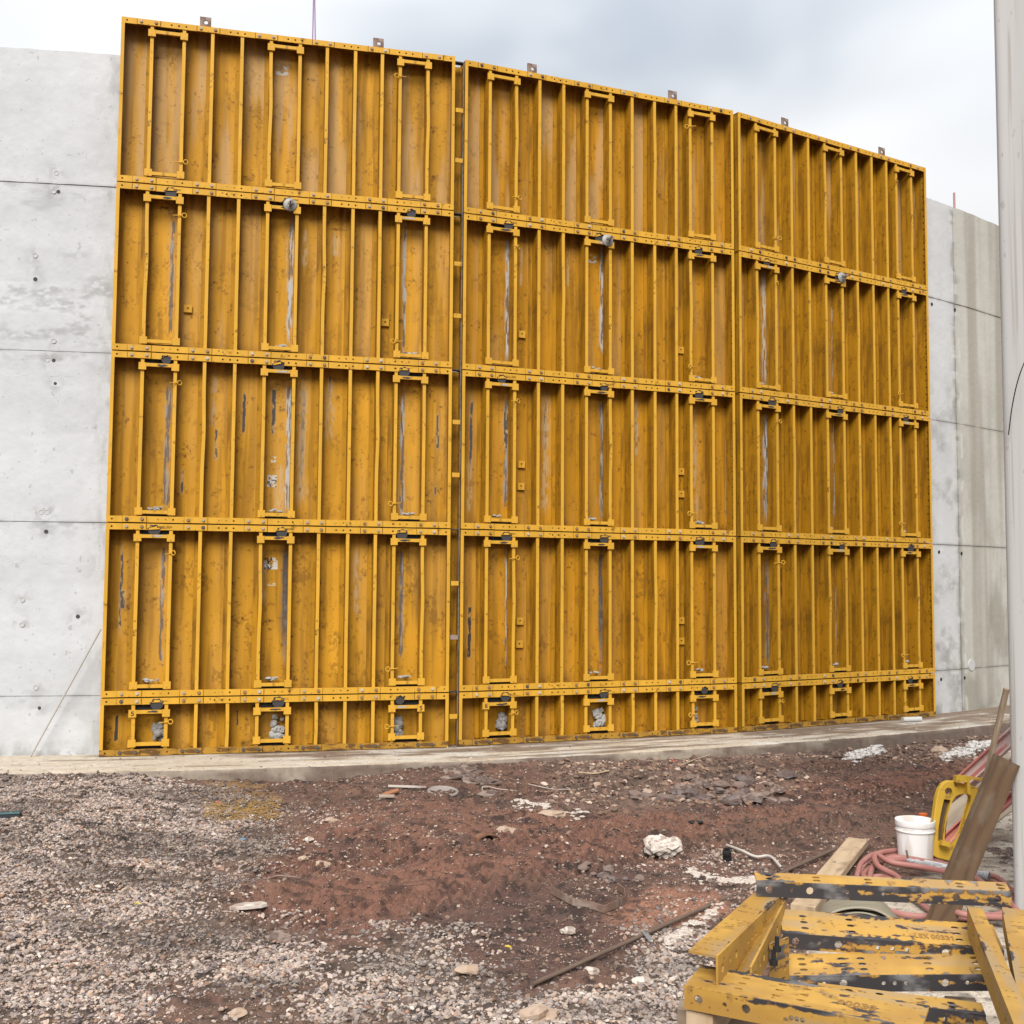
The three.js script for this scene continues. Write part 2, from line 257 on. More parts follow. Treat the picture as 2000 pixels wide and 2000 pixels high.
// ---------------------------------------------------------------- footing ledge
function ringT(x, z) { return Math.hypot(x - CX, z - CZ) - RK; }
{
  const pos = [], uv = [], col = [], idx = [], NU = 620, prof = [];
  for (let i = 0; i <= 24; i++) prof.push([mix(RW - 0.5, RK - 0.012, i / 24), 0]);
  prof.push([RK, -0.006], [RK + 0.004, -0.05], [RK + 0.008, -0.12], [RK + 0.014, -0.2], [RK + 0.02, -0.5]);
  for (let i = 0; i <= NU; i++) {
    const ph = mix(-0.16, 0.92, i / NU), s = ph * RK, wob = 0.05 * (fbm(s * 0.9, 2, 211, 4) - 0.5) + 0.018 * (fbm(s * 7, 4, 213, 3) - 0.5);
    prof.forEach(([r, y], j) => {
      const q = (r - RW) / (RK - RW), rr = r + wob * sst(0.4, 1, q), yy = y + (j < 25 ? 0.012 * (fbm(s * 3, r * 6, 215, 4) - 0.5) * sst(0.05, 0.3, q) - 0.03 * sst(0.92, 1, q) * sst(0.5, 0.75, fbm(s * 4, 1, 217, 3)) : 0);
      const p = onRing(ph, rr, yy); pos.push(p.x, p.y, p.z); uv.push(s, r - RW + (j >= 25 ? (0 - y) : 0));
      const xx = p.x; let c;
      const clean = mix3([0.66, 0.53, 0.38], [0.74, 0.66, 0.55], fbm(s * 2.2, r * 9, 219, 4)), dirt = mix3([0.20, 0.125, 0.08], [0.31, 0.215, 0.145], fbm(s * 5, r * 14, 221, 4));
      const streak = fbm(s * 1.1, r * 9.5, 223, 5);
      const leftness = 1 - sst(-3.6, -1.8, xx), rightness = sst(2.6, 4.6, xx);
      let d = sst(0.40, 0.60, streak + 0.34 * (0.45 - q) - 0.20 * leftness + 0.12 * rightness + 0.04);
      if (j < 25) { c = mix3(clean, dirt, d * 0.95); c = mix3(c, [0.82, 0.78, 0.7], 0.7 * sst(0.55, 0.7, fbm(s * 1.6, r * 12, 227, 4)) * (1 - leftness) * sst(0.1, 0.3, q)); }
      else c = mix3([0.44, 0.36, 0.28], [0.21, 0.15, 0.115], sst(0.35, 0.62, fbm(s * 2.4, y * 12, 225, 4) + 0.12 * rightness + 0.6 * (-y - 0.06)));
      col.push(...c);
    });
  }
  const M = prof.length; for (let i = 0; i < NU; i++) for (let j = 0; j < M - 1; j++) { const a = i * M + j, b = a + M; idx.push(a, a + 1, b + 1, a, b + 1, b); }
  const g = new THREE.BufferGeometry(); g.setAttribute('position', new THREE.Float32BufferAttribute(pos, 3)); g.setAttribute('uv', new THREE.Float32BufferAttribute(uv, 2)); g.setAttribute('color', new THREE.Float32BufferAttribute(col, 3)); g.setIndex(idx); g.computeVertexNormals();
  const t = tex(512, 512, tileable((u, v) => { const k = 0.78 + 0.5 * (fbm(u * 26, v * 26, 231, 4) - 0.25) - 0.3 * sst(0.78, 0.88, fbm(u * 50, v * 50, 233, 2)); return [k, k, k]; }), true);
  struct(mesh('footing_ledge', g, std({ map: t, vertexColors: true, roughness: 0.92 })), 'concrete footing ledge with cream and muddy streaks along the foot of the wall');
}

// ---------------------------------------------------------------- ground
const P = (list) => list.map(([x, y]) => { const p = onY(x, y, -0.3); return [p.x, p.z]; });
const ZG1 = P([[-700, 1545], [0, 1548], [230, 1540], [330, 1560], [470, 1597], [565, 1625], [560, 1660], [470, 1700], [440, 1760], [520, 1800], [560, 1840], [500, 1895], [320, 1925], [160, 1985], [0, 1995], [-900, 1990]]);
const ZG2 = P([[540, 1862], [700, 1832], [830, 1815], [900, 1850], [960, 1890], [1040, 1925], [1150, 1890], [1250, 1850], [1340, 1800], [1430, 1880], [1500, 2000], [1500, 2150], [900, 2100], [800, 1965], [640, 1920]]);
const ZG3 = P([[1290, 1668], [1400, 1655], [1480, 1690], [1510, 1750], [1420, 1800], [1330, 1835], [1280, 1790], [1340, 1725]]);
const ZG4 = P([[1100, 1530], [1280, 1515], [1480, 1505], [1570, 1530], [1540, 1570], [1350, 1590], [1150, 1610], [1060, 1600]]);
const ZG5 = P([[1480, 1470], [1700, 1450], [1900, 1432], [1960, 1450], [1900, 1500], [1700, 1510], [1520, 1515]]);
const ZRED = P([[520, 1690], [620, 1625], [820, 1590], [1000, 1610], [1250, 1600], [1500, 1560], [1900, 1500], [1960, 1520], [1700, 1570], [1400, 1630], [1250, 1700], [1150, 1720], [1000, 1700], [760, 1800], [560, 1800], [470, 1745]]);
const ZORG = P([[1200, 1740], [1290, 1725], [1380, 1735], [1420, 1760], [1330, 1790], [1230, 1790], [1190, 1770]]);
const ZMUD = P([[760, 1800], [1000, 1720], [1200, 1690], [1280, 1700], [1250, 1800], [1150, 1880], [1040, 1920], [900, 1840]]);
const ZWET = P([[480, 1520], [800, 1492], [1150, 1480], [1480, 1462], [1560, 1480], [1300, 1508], [900, 1530], [620, 1548], [500, 1560]]);
const ZOCH = P([[395, 1568], [470, 1560], [545, 1572], [550, 1602], [460, 1606], [400, 1596]]);
const ZBOT = P([[140, 1999], [330, 1930], [520, 1895], [640, 1925], [800, 1965], [900, 2100], [0, 2150], [-400, 2010]]);
function poly(pl, x, z) {                                           // signed distance, positive inside
  let ins = false, d = 1e9;
  for (let i = 0, j = pl.length - 1; i < pl.length; j = i++) {
    const [ax, az] = pl[i], [bx, bz] = pl[j]; if ((az > z) !== (bz > z) && x < (bx - ax) * (z - az) / (bz - az) + ax) ins = !ins;
    const ex = bx - ax, ez = bz - az, t = Math.max(0, Math.min(1, ((x - ax) * ex + (z - az) * ez) / (ex * ex + ez * ez))), qx = x - ax - ex * t, qz = z - az - ez * t; d = Math.min(d, qx * qx + qz * qz);
  }
  return (ins ? 1 : -1) * Math.sqrt(d);
}
const zone = (pl, x, z, f) => sst(-f, f, poly(pl, x, z) + f * 1.6 * (fbm(x * 2.2, z * 2.2, 241, 4) - 0.5) * 2);
const track = (list) => P(list);
const TRK = [[P([[480, 1695], [760, 1668], [1050, 1640], [1500, 1580], [1990, 1510]]), 0.46], [P([[470, 1775], [760, 1745], [1000, 1700], [1330, 1640], [1700, 1585]]), 0.44], [P([[700, 1600], [1000, 1580], [1400, 1545], [1950, 1480]]), 0.3]];
function trackAt(x, z) {
  let best = 0;
  for (const [pl, w] of TRK) {
    let run = 0;
    for (let i = 0; i < pl.length - 1; i++) {
      const [ax, az] = pl[i], [bx, bz] = pl[i + 1], ex = bx - ax, ez = bz - az, L = Math.hypot(ex, ez), t = ((x - ax) * ex + (z - az) * ez) / (L * L);
      if (t >= 0 && t < 1) {
        const c = ((x - ax) * ez - (z - az) * ex) / L, s = run + t * L; if (Math.abs(c) < w) {
          const ph = (s + Math.abs(c) * 1.1) / 0.115, sq = Math.abs((ph - Math.floor(ph)) - 0.5) * 2, edge = 1 - sst(w - 0.05, w, Math.abs(c));
          const wear = sst(0.26, 0.46, fbm(x * 1.5, z * 1.5, 251, 3)); best = Math.min(best, -edge * (0.01 + wear * 0.034 * sst(0.35, 0.6, sq)));
        }
      }
      run += L;
    }
  }
  return best;
}
const PADY = -0.375;
const padEdge = P([[1625, 1790], [1700, 1735], [1780, 1700], [1850, 1660], [1885, 1600], [1925, 1520], [1960, 1462], [2400, 1440], [2600, 1999], [1500, 2100], [1560, 1860]]);
const padH = (z) => PADY + 0.045 * Math.max(0, -z - 9.3);              // pale hardstanding at the right
function groundH(x, z, fine = true) {
  const t = ringT(x, z);
  const k0 = mix(mix(0.012, 0.11, sst(-4.0, -2.6, x)), mix(0.09, 0.15, sst(1.0, 4.5, x)), sst(-2.0, -0.4, x));
  let h = -k0 - 0.30 * sst(-0.2, 5.5, t);
  if (!fine) return h;
  const q = sst(-0.05, 0.5, t);
  h += q * (0.10 * (fbm(x * 0.55, z * 0.55, 261, 3) - 0.5) + 0.05 * (fbm(x * 2.4, z * 2.4, 263, 3) - 0.5)) + 0.022 * (fbm(x * 9, z * 9, 265, 3) - 0.5) + 0.02 * (fbm(x * 26, z * 26, 267, 2) - 0.5) + 0.022 * sst(0.6, 0.72, fbm(x * 12, z * 12, 268, 3));
  h -= 0.045 * Math.exp(-Math.pow((x + 1.9) / 0.55, 2) - Math.pow((t - 0.1) / 0.35, 2)); h += 0.05 * Math.exp(-Math.pow((x + 0.2) / 1.2, 2) - Math.pow((t - 0.1) / 0.5, 2));
  if (x > -4 && x < 7 && z > -14 && z < -6.5) h += trackAt(x, z);
  if (x > 1.2 && z < -4.6) { const d = poly(padEdge, x, z); if (d > -0.12) h = mix(h, padH(z) + 0.008 * (fbm(x * 5, z * 5, 269, 3) - 0.5), sst(-0.12, 0.03, d)); }
  if (ringT(x, z) < 0.02) h = Math.min(h, -0.1);
  return h;
}
function soil(x, z) {
  const n = fbm(x * 1.6, z * 1.6, 271, 5), n2 = fbm(x * 7, z * 7, 273, 4);
  let c = mix3([0.105, 0.052, 0.036], [0.225, 0.118, 0.078], n2 * 0.6 + n * 0.4);
  c = mix3(c, [0.215, 0.096, 0.062], 0.85 * zone(ZRED, x, z, 0.25));
  c = mix3(c, [0.098, 0.05, 0.039], 0.75 * zone(ZMUD, x, z, 0.22));
  c = mix3(c, [0.34, 0.155, 0.095], 0.85 * zone(ZORG, x, z, 0.12));
  c = mix3(c, [0.08, 0.046, 0.04], 0.85 * zone(ZWET, x, z, 0.16));
  c = mix3(c, [0.31, 0.17, 0.055], 0.8 * zone(ZOCH, x, z, 0.1));
  const g = Math.max(zone(ZG1, x, z, 0.25), zone(ZG2, x, z, 0.2)); c = mix3(c, mix3([0.13, 0.09, 0.07], [0.30, 0.215, 0.16], fbm(x * 3, z * 3, 275, 4)), 0.85 * g); c = c.map(v => v * (1 - 0.45 * g));  // soil under gravel darkened, painting in the shade between stones
  c = mix3(c, [0.135, 0.08, 0.055], 0.7 * zone(ZBOT, x, z, 0.25));
  c = mix3(c, [0.19, 0.13, 0.10], 0.6 * Math.max(zone(ZG4, x, z, 0.3), zone(ZG5, x, z, 0.2)));
  c = mix3(c, [0.06, 0.04, 0.035], 0.55 * sst(0.58, 0.72, fbm(x * 2.4, z * 5.5, 277, 4)));
  if (x > 1.2 && z < -4.4) { const pd = sst(-0.05, 0.06, poly(padEdge, x, z) + 0.16 * (fbm(x * 5, z * 5, 289, 4) - 0.5)); if (pd > 0) { let q = mix3([0.56, 0.46, 0.36], [0.68, 0.6, 0.5], fbm(x * 2, z * 2, 293, 4)); q = mix3(q, [0.32, 0.25, 0.19], 0.7 * sst(0.48, 0.68, fbm(x * 3, z * 5, 295, 5))); c = mix3(c, q, pd); } }
  const k = (0.74 + 0.52 * fbm(x * 24, z * 24, 279, 3)) * (1 - 0.6 * sst(0.53, 0.68, fbm(x * 11, z * 17, 287, 4))); return c.map(v => v * k * 1.02);
}
{
  const ext = (a, b, st, n) => { const o = []; for (let v = a; v <= b + 1e-6; v += st) o.push(v); let s = st, lo = a, hi = b, L = [], R = []; for (let i = 0; i < n; i++) { s *= 1.42; lo -= s; hi += s; L.unshift(lo); R.push(hi); } return [...L, ...o, ...R]; };
  const xs = ext(-6.2, 7.4, 0.021, 30), zs = ext(-15.6, -4.3, 0.021, 30), nx = xs.length, nz = zs.length;
  const pos = new Float32Array(nx * nz * 3), uv = new Float32Array(nx * nz * 2), col = new Float32Array(nx * nz * 3), idx = new Uint32Array((nx - 1) * (nz - 1) * 6); let k = 0;
  for (let j = 0; j < nz; j++) for (let i = 0; i < nx; i++) {
    const a = j * nx + i, x = xs[i], z = zs[j], far = Math.hypot(x, z + 10) > 26;
    const h = far ? -0.42 : groundH(x, z, ringT(x, z) > -0.4); const c = far || ringT(x, z) < -0.3 ? [0.17, 0.1, 0.07] : soil(x, z);
    pos.set([x, h, z], a * 3); uv.set([x, z], a * 2); col.set(c, a * 3);
  }
  for (let j = 0; j < nz - 1; j++) for (let i = 0; i < nx - 1; i++) { const a = j * nx + i; idx.set([a, a + nx, a + 1, a + 1, a + nx, a + nx + 1], k); k += 6; }
  const g = new THREE.BufferGeometry(); g.setAttribute('position', new THREE.BufferAttribute(pos, 3)); g.setAttribute('uv', new THREE.BufferAttribute(uv, 2)); g.setAttribute('color', new THREE.BufferAttribute(col, 3)); g.setIndex(new THREE.BufferAttribute(idx, 1)); g.computeVertexNormals();
  const t = tex(1024, 1024, tileable((u, v) => { const n = fbm(u * 110, v * 110, 281, 3), b = fbm(u * 36, v * 36, 285, 3); let k = 0.62 + 0.5 * n + 0.3 * b + 0.6 * sst(0.66, 0.74, fbm(u * 150, v * 150, 283, 2)) - 0.42 * sst(0.60, 0.70, fbm(u * 95, v * 95, 284, 2)); return [k, k * 0.99, k * 0.97]; }), true); t.repeat.set(1 / 1.3, 1 / 1.3);
  const bm = tex(512, 512, (u, v) => 0.5 * fbm(u * 64, v * 64, 286, 3) + 0.5 * fbm(u * 20, v * 20, 288, 3), false, true); bm.repeat.set(1 / 0.9, 1 / 0.9);
  struct(mesh('ground', g, std({ map: t, bumpMap: bm, bumpScale: 0.014, vertexColors: true, roughness: 0.95 })), 'bare reddish brown building site ground with tyre tracks');
}
const gnd = (px, py) => { let y = -0.35, p; for (let i = 0; i < 6; i++) { p = onY(px, py, y); y = groundH(p.x, p.z); } p.y = y; return p; };

// ---------------------------------------------------------------- gravel and grit
{
  const R = rng(7), geos = []; for (let i = 0; i < 7; i++) { const g = lump(1, 900 + i * 7, i < 3 ? 1 : 0, [1, 0.5 + 0.1 * (i % 3), 0.8], 0.42); geos.push(g.toNonIndexed ? (() => { const f = g.index ? g.toNonIndexed() : g; f.computeVertexNormals(); return f; })() : g); }
  const sets = { gravel: [], pale_gravel: [], soil_grit: [] };
  const col = new THREE.Color();
  const tone = (x, z, kind) => {
    const a = R(), dark = fbm(x * 1.5, z * 3.4, 301, 3), w = kind === 1 ? 0.25 : 0;
    let c = kind === 2 ? (a < 0.4 ? [0.30, 0.19, 0.14] : a < 0.68 ? [0.18, 0.105, 0.085] : a < 0.93 ? [0.42, 0.31, 0.235] : [0.62, 0.5, 0.42]) : a < 0.2 ? [0.53, 0.435, 0.385] : a < 0.46 ? [0.40, 0.335, 0.315] : a < 0.68 ? [0.55, 0.43, 0.35] : a < 0.80 ? [0.2, 0.165, 0.17] : a < 0.92 ? [0.66, 0.59, 0.54] : [0.4, 0.24, 0.165];
    const k = (0.62 + 0.55 * R()) * mix(1.05, 0.62, sst(0.46, 0.66, dark)); c = [c[0] * k * 1.0, c[1] * k * 0.955, c[2] * k * 0.91]; if (w) c = mix3(c, [0.5, 0.44, 0.385], w * R() * 1.2); return col.setRGB(...c.map(v => Math.min(0.78, v))).clone();
  };
  const put = (set, x, z, s, kind) => { if (ringT(x, z) < 0.015) return; if (poly(padEdge, x, z) > 0 && kind !== 3) return; const y = groundH(x, z) + s * (set === 'soil_grit' ? 0.15 : 0.1); sets[set].push([x, y, z, s, tone(x, z, kind)]); };
  const fill = (set, pl, per, s0, s1, kind, f) => {
    const bx = pl.map(p => p[0]), bz = pl.map(p => p[1]), x0 = Math.max(-6.2, Math.min(...bx) - 0.2), x1 = Math.max(...bx) + 0.2, z0 = Math.min(...bz) - 0.2, z1 = Math.min(-4.4, Math.max(...bz) + 0.2), n = per * (x1 - x0) * (z1 - z0);
    for (let i = 0; i < n; i++) { const x = mix(x0, x1, R()), z = mix(z0, z1, R()), d = zone(pl, x, z, f) * mix(0.45, 1, sst(0.35, 0.55, fbm(x * 2, z * 2, 305, 3))); if (R() < d) put(set, x, z, mix(s0, s1, Math.pow(R(), 2.2)), kind); }
  };
  fill('gravel', ZG1, 7600, 0.0035, 0.0155, 0, 0.5);
  fill('pale_gravel', ZG2, 6400, 0.0035, 0.018, 1, 0.4);
  fill('pale_gravel', ZG3, 1300, 0.004, 0.017, 1, 0.35);
  fill('soil_grit', ZG4, 420, 0.008, 0.036, 2, 0.3);
  fill('soil_grit', ZG5, 700, 0.008, 0.034, 2, 0.2);
  fill('gravel', ZBOT, 700, 0.005, 0.020, 0, 0.3);
  fill('soil_grit', ZWET, 320, 0.006, 0.024, 2, 0.3);
  for (let i = 0; i < 150000; i++) { const x = mix(-6, 7, R()), z = mix(-15.2, -4.4, R()); if (R() < 0.25 + 0.75 * sst(0.45, 0.65, fbm(x * 1.8, z * 1.8, 307, 4))) put('soil_grit', x, z, mix(0.003, 0.016, Math.pow(R(), 3)), R() < 0.12 ? 1 : 2); }
  for (let i = 0; i < 110000; i++) { const x = mix(-3.4, 4, R()), z = mix(-10.6, -4.6, R()); if (R() < 0.3 + 0.7 * sst(0.42, 0.6, fbm(x * 2.6, z * 2.6, 309, 4))) put('soil_grit', x, z, mix(0.0018, 0.0062, R() * R()), R() < 0.16 ? 1 : 2); }
  for (let i = 0; i < 2600; i++) { const p = [mix(1.6, 6.4, R()), mix(-13.5, -5, R())]; if (poly(padEdge, ...p) > 0.02) { const s = mix(0.004, 0.016, Math.pow(R(), 3)); sets.soil_grit.push([p[0], groundH(p[0], p[1]) + s * 0.3, p[1], s, tone(p[0], p[1], 1)]); } }
  for (let i = 0; i < 700; i++) { const ph = mix(0.05, 0.66, R()), r = mix(RW + 0.22, RK, R()), p = onRing(ph, r, 0), s = mix(0.003, 0.012, Math.pow(R(), 3)); sets.soil_grit.push([p.x, s * 0.3, p.z, s, tone(p.x, p.z, 1)]); }
  const labels = { gravel: 'grey and pinkish crushed stone spread over the left of the site', pale_gravel: 'paler loose gravel in the foreground and beside the beam pile', soil_grit: 'small stones and grit scattered over the red soil' };
  const m4 = new THREE.Matrix4(), q = new THREE.Quaternion(), e = new THREE.Euler(), mat = std({ roughness: 0.92 });
  for (const n of Object.keys(sets)) {
    const holder = new THREE.Group(); holder.name = n; holder.userData = { kind: 'stuff', label: labels[n] }; scene.add(holder);
    const by = geos.map(() => []); sets[n].forEach((s, i) => by[i % geos.length].push(s));
    by.forEach((list, k) => {
      if (!list.length) return; const im = new THREE.InstancedMesh(geos[k], mat, list.length); im.name = 'stones'; im.userData.kind = 'stuff'; im.castShadow = im.receiveShadow = true;
      list.forEach(([x, y, z, s, c], i) => { e.set(R() * 0.9 - 0.45, R() * 6.28, R() * 0.9 - 0.45); q.setFromEuler(e); const w = 0.8 + 0.5 * R(); m4.compose(V(x, y, z), q, V(s * w, s * (0.8 + 0.4 * R()), s)); im.setMatrixAt(i, m4); im.setColorAt(i, c); });
      holder.add(im);
    });
  }
}

// ---------------------------------------------------------------- yellow steel formwork
const font = await new FontLoader().loadAsync('fonts/droid/droid_sans_bold.typeface.json');
const PW = 3.66, COLS = [[-4.261, 11.619, -0.690, 12.485], [-0.580, 12.560, 2.813, 13.897], [2.881, 13.931, 6.003, 15.805]].map(([x0, d0, x1, d1]) => { const l = Math.hypot(x1 - x0, d1 - d0); return { o: V(x0, 0, -d0), X: V((x1 - x0) / l, 0, -(d1 - d0) / l), yaw: Math.atan2(d1 - d0, x1 - x0), w: l }; });
for (const c of COLS) c.Z = c.X.clone().cross(V(0, 1, 0));
function onPanel(ci, px, py, z) {                                   // a photograph point on a column's plane, z behind or before its front
  const c = COLS[ci], [a, b] = ray(px, py), o = c.o.clone().addScaledVector(c.Z, z), d = (o.x * c.Z.x + o.z * c.Z.z) / (a * c.Z.x - c.Z.z);
  return [(a * d - o.x) * c.X.x + (-d - o.z) * c.X.z, EYE + b * d];
}
const ROWY = [6.098, 4.268, 2.438, 0.608, 0], ROWH = [1.83, 1.83, 1.83, 1.83, 0.608];
const RIBS = [0.32, 0.655, 0.955, 1.27, 1.583, 1.9, 2.2, 2.515, 2.82, 3.025, 3.345], LAD = [[0, 1], [4, 5], [9, 10]], DEP = 0.19;
const BOLTS = []; for (let k = 0; k < 6; k++) BOLTS.push(0.283 + k * 0.6225 - 0.077, 0.283 + k * 0.6225 + 0.077);
const HOLES = [0.057]; for (let k = 0; k < 5; k++) HOLES.push(0.595 + k * 0.6225 - 0.077, 0.595 + k * 0.6225, 0.595 + k * 0.6225 + 0.077); HOLES.push(3.605);
// wear seen on each skin: [column, x, y0, y1 in the photograph, width m, kind]
const WEAR = [
  [0, 417, 725, 835, .03, 'w'], [0, 421, 835, 900, .022, 'g'], [0, 476, 765, 850, .022, 'g'], [0, 533, 755, 850, .028, 'g'], [0, 590, 745, 945, .034, 'g'], [0, 588, 730, 985, .06, 'w'], [0, 643, 730, 780, .016, 'g'], [0, 642, 740, 860, .05, 'w'], [0, 853, 805, 880, .022, 'g'], [0, 848, 950, 968, .012, 'g'], [0, 355, 915, 965, .018, 'g'],
  [0, 326, 740, 1000, .036, 's'], [0, 335, 420, 660, .03, 's'], [0, 566, 420, 665, .032, 'S'], [0, 562, 740, 1000, .036, 'S'], [0, 556, 1065, 1300, .05, 'b'], [0, 316, 1060, 1300, .03, 's'], [0, 788, 430, 690, .022, 'S'], [0, 784, 760, 1010, .026, 'S'], [0, 781, 1065, 1290, .034, 's'], [0, 236, 1060, 1240, .022, 'g'], [0, 239, 1150, 1190, .04, 'g'], [0, 226, 1395, 1450, .02, 'k'], [0, 462, 1385, 1418, .014, 'k'], [0, 534, 1410, 1440, .014, 'k'], [0, 510, 1060, 1180, .05, 'w'], [0, 694, 1070, 1200, .04, 'w'], [0, 545, 900, 1000, .05, 'w'], [0, 595, 445, 520, .03, 'w'], [0, 655, 450, 500, .05, 'w'],
  [1, 993, 465, 700, .045, 'S'], [1, 1178, 470, 690, .04, 'S'], [1, 990, 770, 1000, .05, 's'], [1, 988, 800, 880, .035, 'g'], [1, 1065, 775, 885, .03, 'k'], [1, 1066, 770, 1000, .05, 'w'], [1, 1176, 770, 1020, .045, 's'], [1, 1244, 800, 860, .02, 'g'], [1, 1244, 770, 900, .035, 'w'], [1, 992, 1065, 1310, .035, 'S'], [1, 1174, 1065, 1320, .04, 'b'], [1, 920, 770, 920, .022, 'g'], [1, 917, 900, 1000, .03, 'w'], [1, 1423, 850, 1020, .03, 'g'], [1, 1018, 480, 560, .02, 'w'], [1, 1110, 480, 560, .02, 'w'], [1, 1357, 770, 1020, .05, 'w'], [1, 917, 1180, 1290, .03, 'k'],
  [2, 1493, 530, 745, .06, 'W'], [2, 1632, 570, 760, .05, 'S'], [2, 1497, 810, 1010, .05, 'S'], [2, 1634, 830, 1020, .05, 'S'], [2, 1502, 1090, 1300, .08, 's'], [2, 1638, 1090, 1300, .05, 'S'], [2, 1464, 430, 480, .1, 'r'], [2, 1500, 420, 480, .06, 'r'], [2, 1570, 430, 490, .06, 'p'], [2, 1600, 440, 495, .06, 'p'], [2, 1473, 1080, 1310, .12, 'r'], [2, 1533, 600, 750, .08, 'r'], [2, 1570, 620, 760, .08, 'r'], [2, 1530, 1080, 1300, .07, 'r'],
].map(([c, x, y0, y1, w, k]) => { const a = onPanel(c, x, (y0 + y1) / 2, -DEP), t = onPanel(c, x, y0, -DEP), b = onPanel(c, x, y1, -DEP); return { c, x: a[0], y1: t[1], y0: b[1], w, k }; });
function skinMat(ci, ri) {
  const h = ROWH[ri], W = 640, H = ri === 4 ? 160 : 448, seed = 1000 + ci * 100 + ri * 11, y0 = ROWY[ri];
  const wear = WEAR.filter(q => q.c === ci && q.y1 > y0 && q.y0 < y0 + h);
  const pale = ri === 0 ? 0.5 : ri === 1 ? 0.14 : 0;
  const t = tex(W, H, (u, v) => {
    const x = u * PW, y = v * h; let c = paintAt(x + ci * 5, y + ri * 3, seed).map((q, i) => q * [[0.90, 0.82, 0.55], [0.80, 0.69, 0.36], [0.64, 0.565, 0.26]][ci][i]);
    let bay = 0; while (bay < RIBS.length && x > RIBS[bay]) bay++; const bt = h2(bay, ri + ci * 9, 5), d0 = x - (bay ? RIBS[bay - 1] : 0), d1 = (bay < RIBS.length ? RIBS[bay] : PW) - x, ed = Math.min(d0, d1);
    c = c.map((q, i) => q * (0.88 + 0.18 * bt));
    const run = fbm(x * 17, y * 0.9, seed + 31, 4), cl = fbm(x * 4, y * 3, seed + 33, 4);
    c = mix3(c, [0.30, 0.14, 0.012], 0.55 * sst(0.46, 0.72, run));                                          // brown water runs
    c = mix3(c, [0.64, 0.42, 0.2], (pale + 0.12) * sst(0.42, 0.66, fbm(x * 7, y * 0.7, seed + 37, 4)));      // dust bloom, plus haze painted into the upper rows
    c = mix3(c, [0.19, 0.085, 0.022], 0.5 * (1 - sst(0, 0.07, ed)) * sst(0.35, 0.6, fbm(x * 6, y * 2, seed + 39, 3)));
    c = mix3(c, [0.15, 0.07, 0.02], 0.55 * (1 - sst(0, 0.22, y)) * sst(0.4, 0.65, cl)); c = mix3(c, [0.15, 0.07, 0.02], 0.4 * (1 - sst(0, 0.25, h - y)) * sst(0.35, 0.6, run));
    c = mix3(c, [0.13, 0.055, 0.012], (ri > 2 ? 0.42 : 0.22) * sst(0.54, 0.70, fbm(x * 8, y * 5, seed + 41, 5)) * sst(0.42, 0.62, fbm(x * 34, y * 26, seed + 42, 3)) + 0.45 * sst(0.71, 0.77, fbm(x * 44, y * 40, seed + 44, 2) * 0.6 + 0.4 * fbm(x * 6, y * 6, seed + 45, 3)));
    if (ci === 2 && ri < 4) c = mix3(c, [0.17, 0.075, 0.02], 0.38 * sst(0.48, 0.70, fbm(x * 12, y * 1.4, seed + 43, 4)));
    for (const q of wear) {
      const yy = y + y0; if (yy > q.y1 + 0.1 || yy < q.y0 - 0.1) continue;
      const tt = (yy - q.y0) / (q.y1 - q.y0), dx = x - q.x - 0.02 * (fbm(yy * 3, q.x * 7, 51, 3) - 0.5), e = Math.abs(dx) / (q.w * (0.55 + 0.9 * fbm(yy * 5, q.x, 53, 3))), end = sst(-0.06, 0.12, tt) * (1 - sst(0.85, 1.06, tt));
      const n = fbm(x * 55, yy * 13, 57, 4), core = (1 - sst(0.4, 1, e)) * end, soft = (1 - sst(0, 1.5, e)) * end;
      if (q.k === 'w') c = mix3(c, [0.66, 0.45, 0.23], 0.8 * Math.min(1, 1.2 * soft) * sst(0.28, 0.6, n));
      else if (q.k === 'g') { c = mix3(c, [0.60, 0.43, 0.22], 0.6 * soft); c = mix3(c, [0.095, 0.088, 0.092], 0.95 * sst(0.38, 0.46, n * core + 0.05 * core)); }
      else if (q.k === 'k') { c = mix3(c, [0.60, 0.40, 0.16], 0.5 * soft); c = mix3(c, [0.05, 0.047, 0.052], 0.95 * sst(0.28, 0.38, n * core)); }
      else if (q.k === 's') { c = mix3(c, [0.15, 0.13, 0.125], 0.85 * sst(0.27, 0.42, n * core)); c = mix3(c, [0.45, 0.41, 0.36], 0.8 * soft * sst(0.52, 0.66, fbm(x * 60, yy * 6, 58, 4))); }
      else if (q.k === 'S') { c = mix3(c, [0.16, 0.14, 0.135], 0.8 * sst(0.25, 0.4, n * core)); c = mix3(c, [0.58, 0.56, 0.53], Math.min(1, 1.5 * soft) * sst(0.42, 0.56, fbm(x * 70, yy * 7, 59, 4))); }
      else if (q.k === 'W') c = mix3(c, [0.66, 0.63, 0.58], 0.9 * soft * sst(0.38, 0.56, fbm(x * 70, yy * 7, 59, 4)));
      else if (q.k === 'b') { c = mix3(c, [0.075, 0.07, 0.072], Math.min(0.95, 0.9 * core * sst(0.0, 0.5, tt) + 0.5 * soft * sst(0.4, 0.6, n))); c = mix3(c, [0.42, 0.39, 0.34], 0.5 * soft * (1 - tt) * sst(0.45, 0.65, n)); }
      else if (q.k === 'r') c = mix3(c, [0.14, 0.055, 0.02], 0.75 * soft * sst(0.35, 0.6, fbm(x * 22, yy * 14, 61, 4)));
      else if (q.k === 'p') c = mix3(c, [0.13, 0.085, 0.085], 0.8 * soft * sst(0.3, 0.5, n));
    }
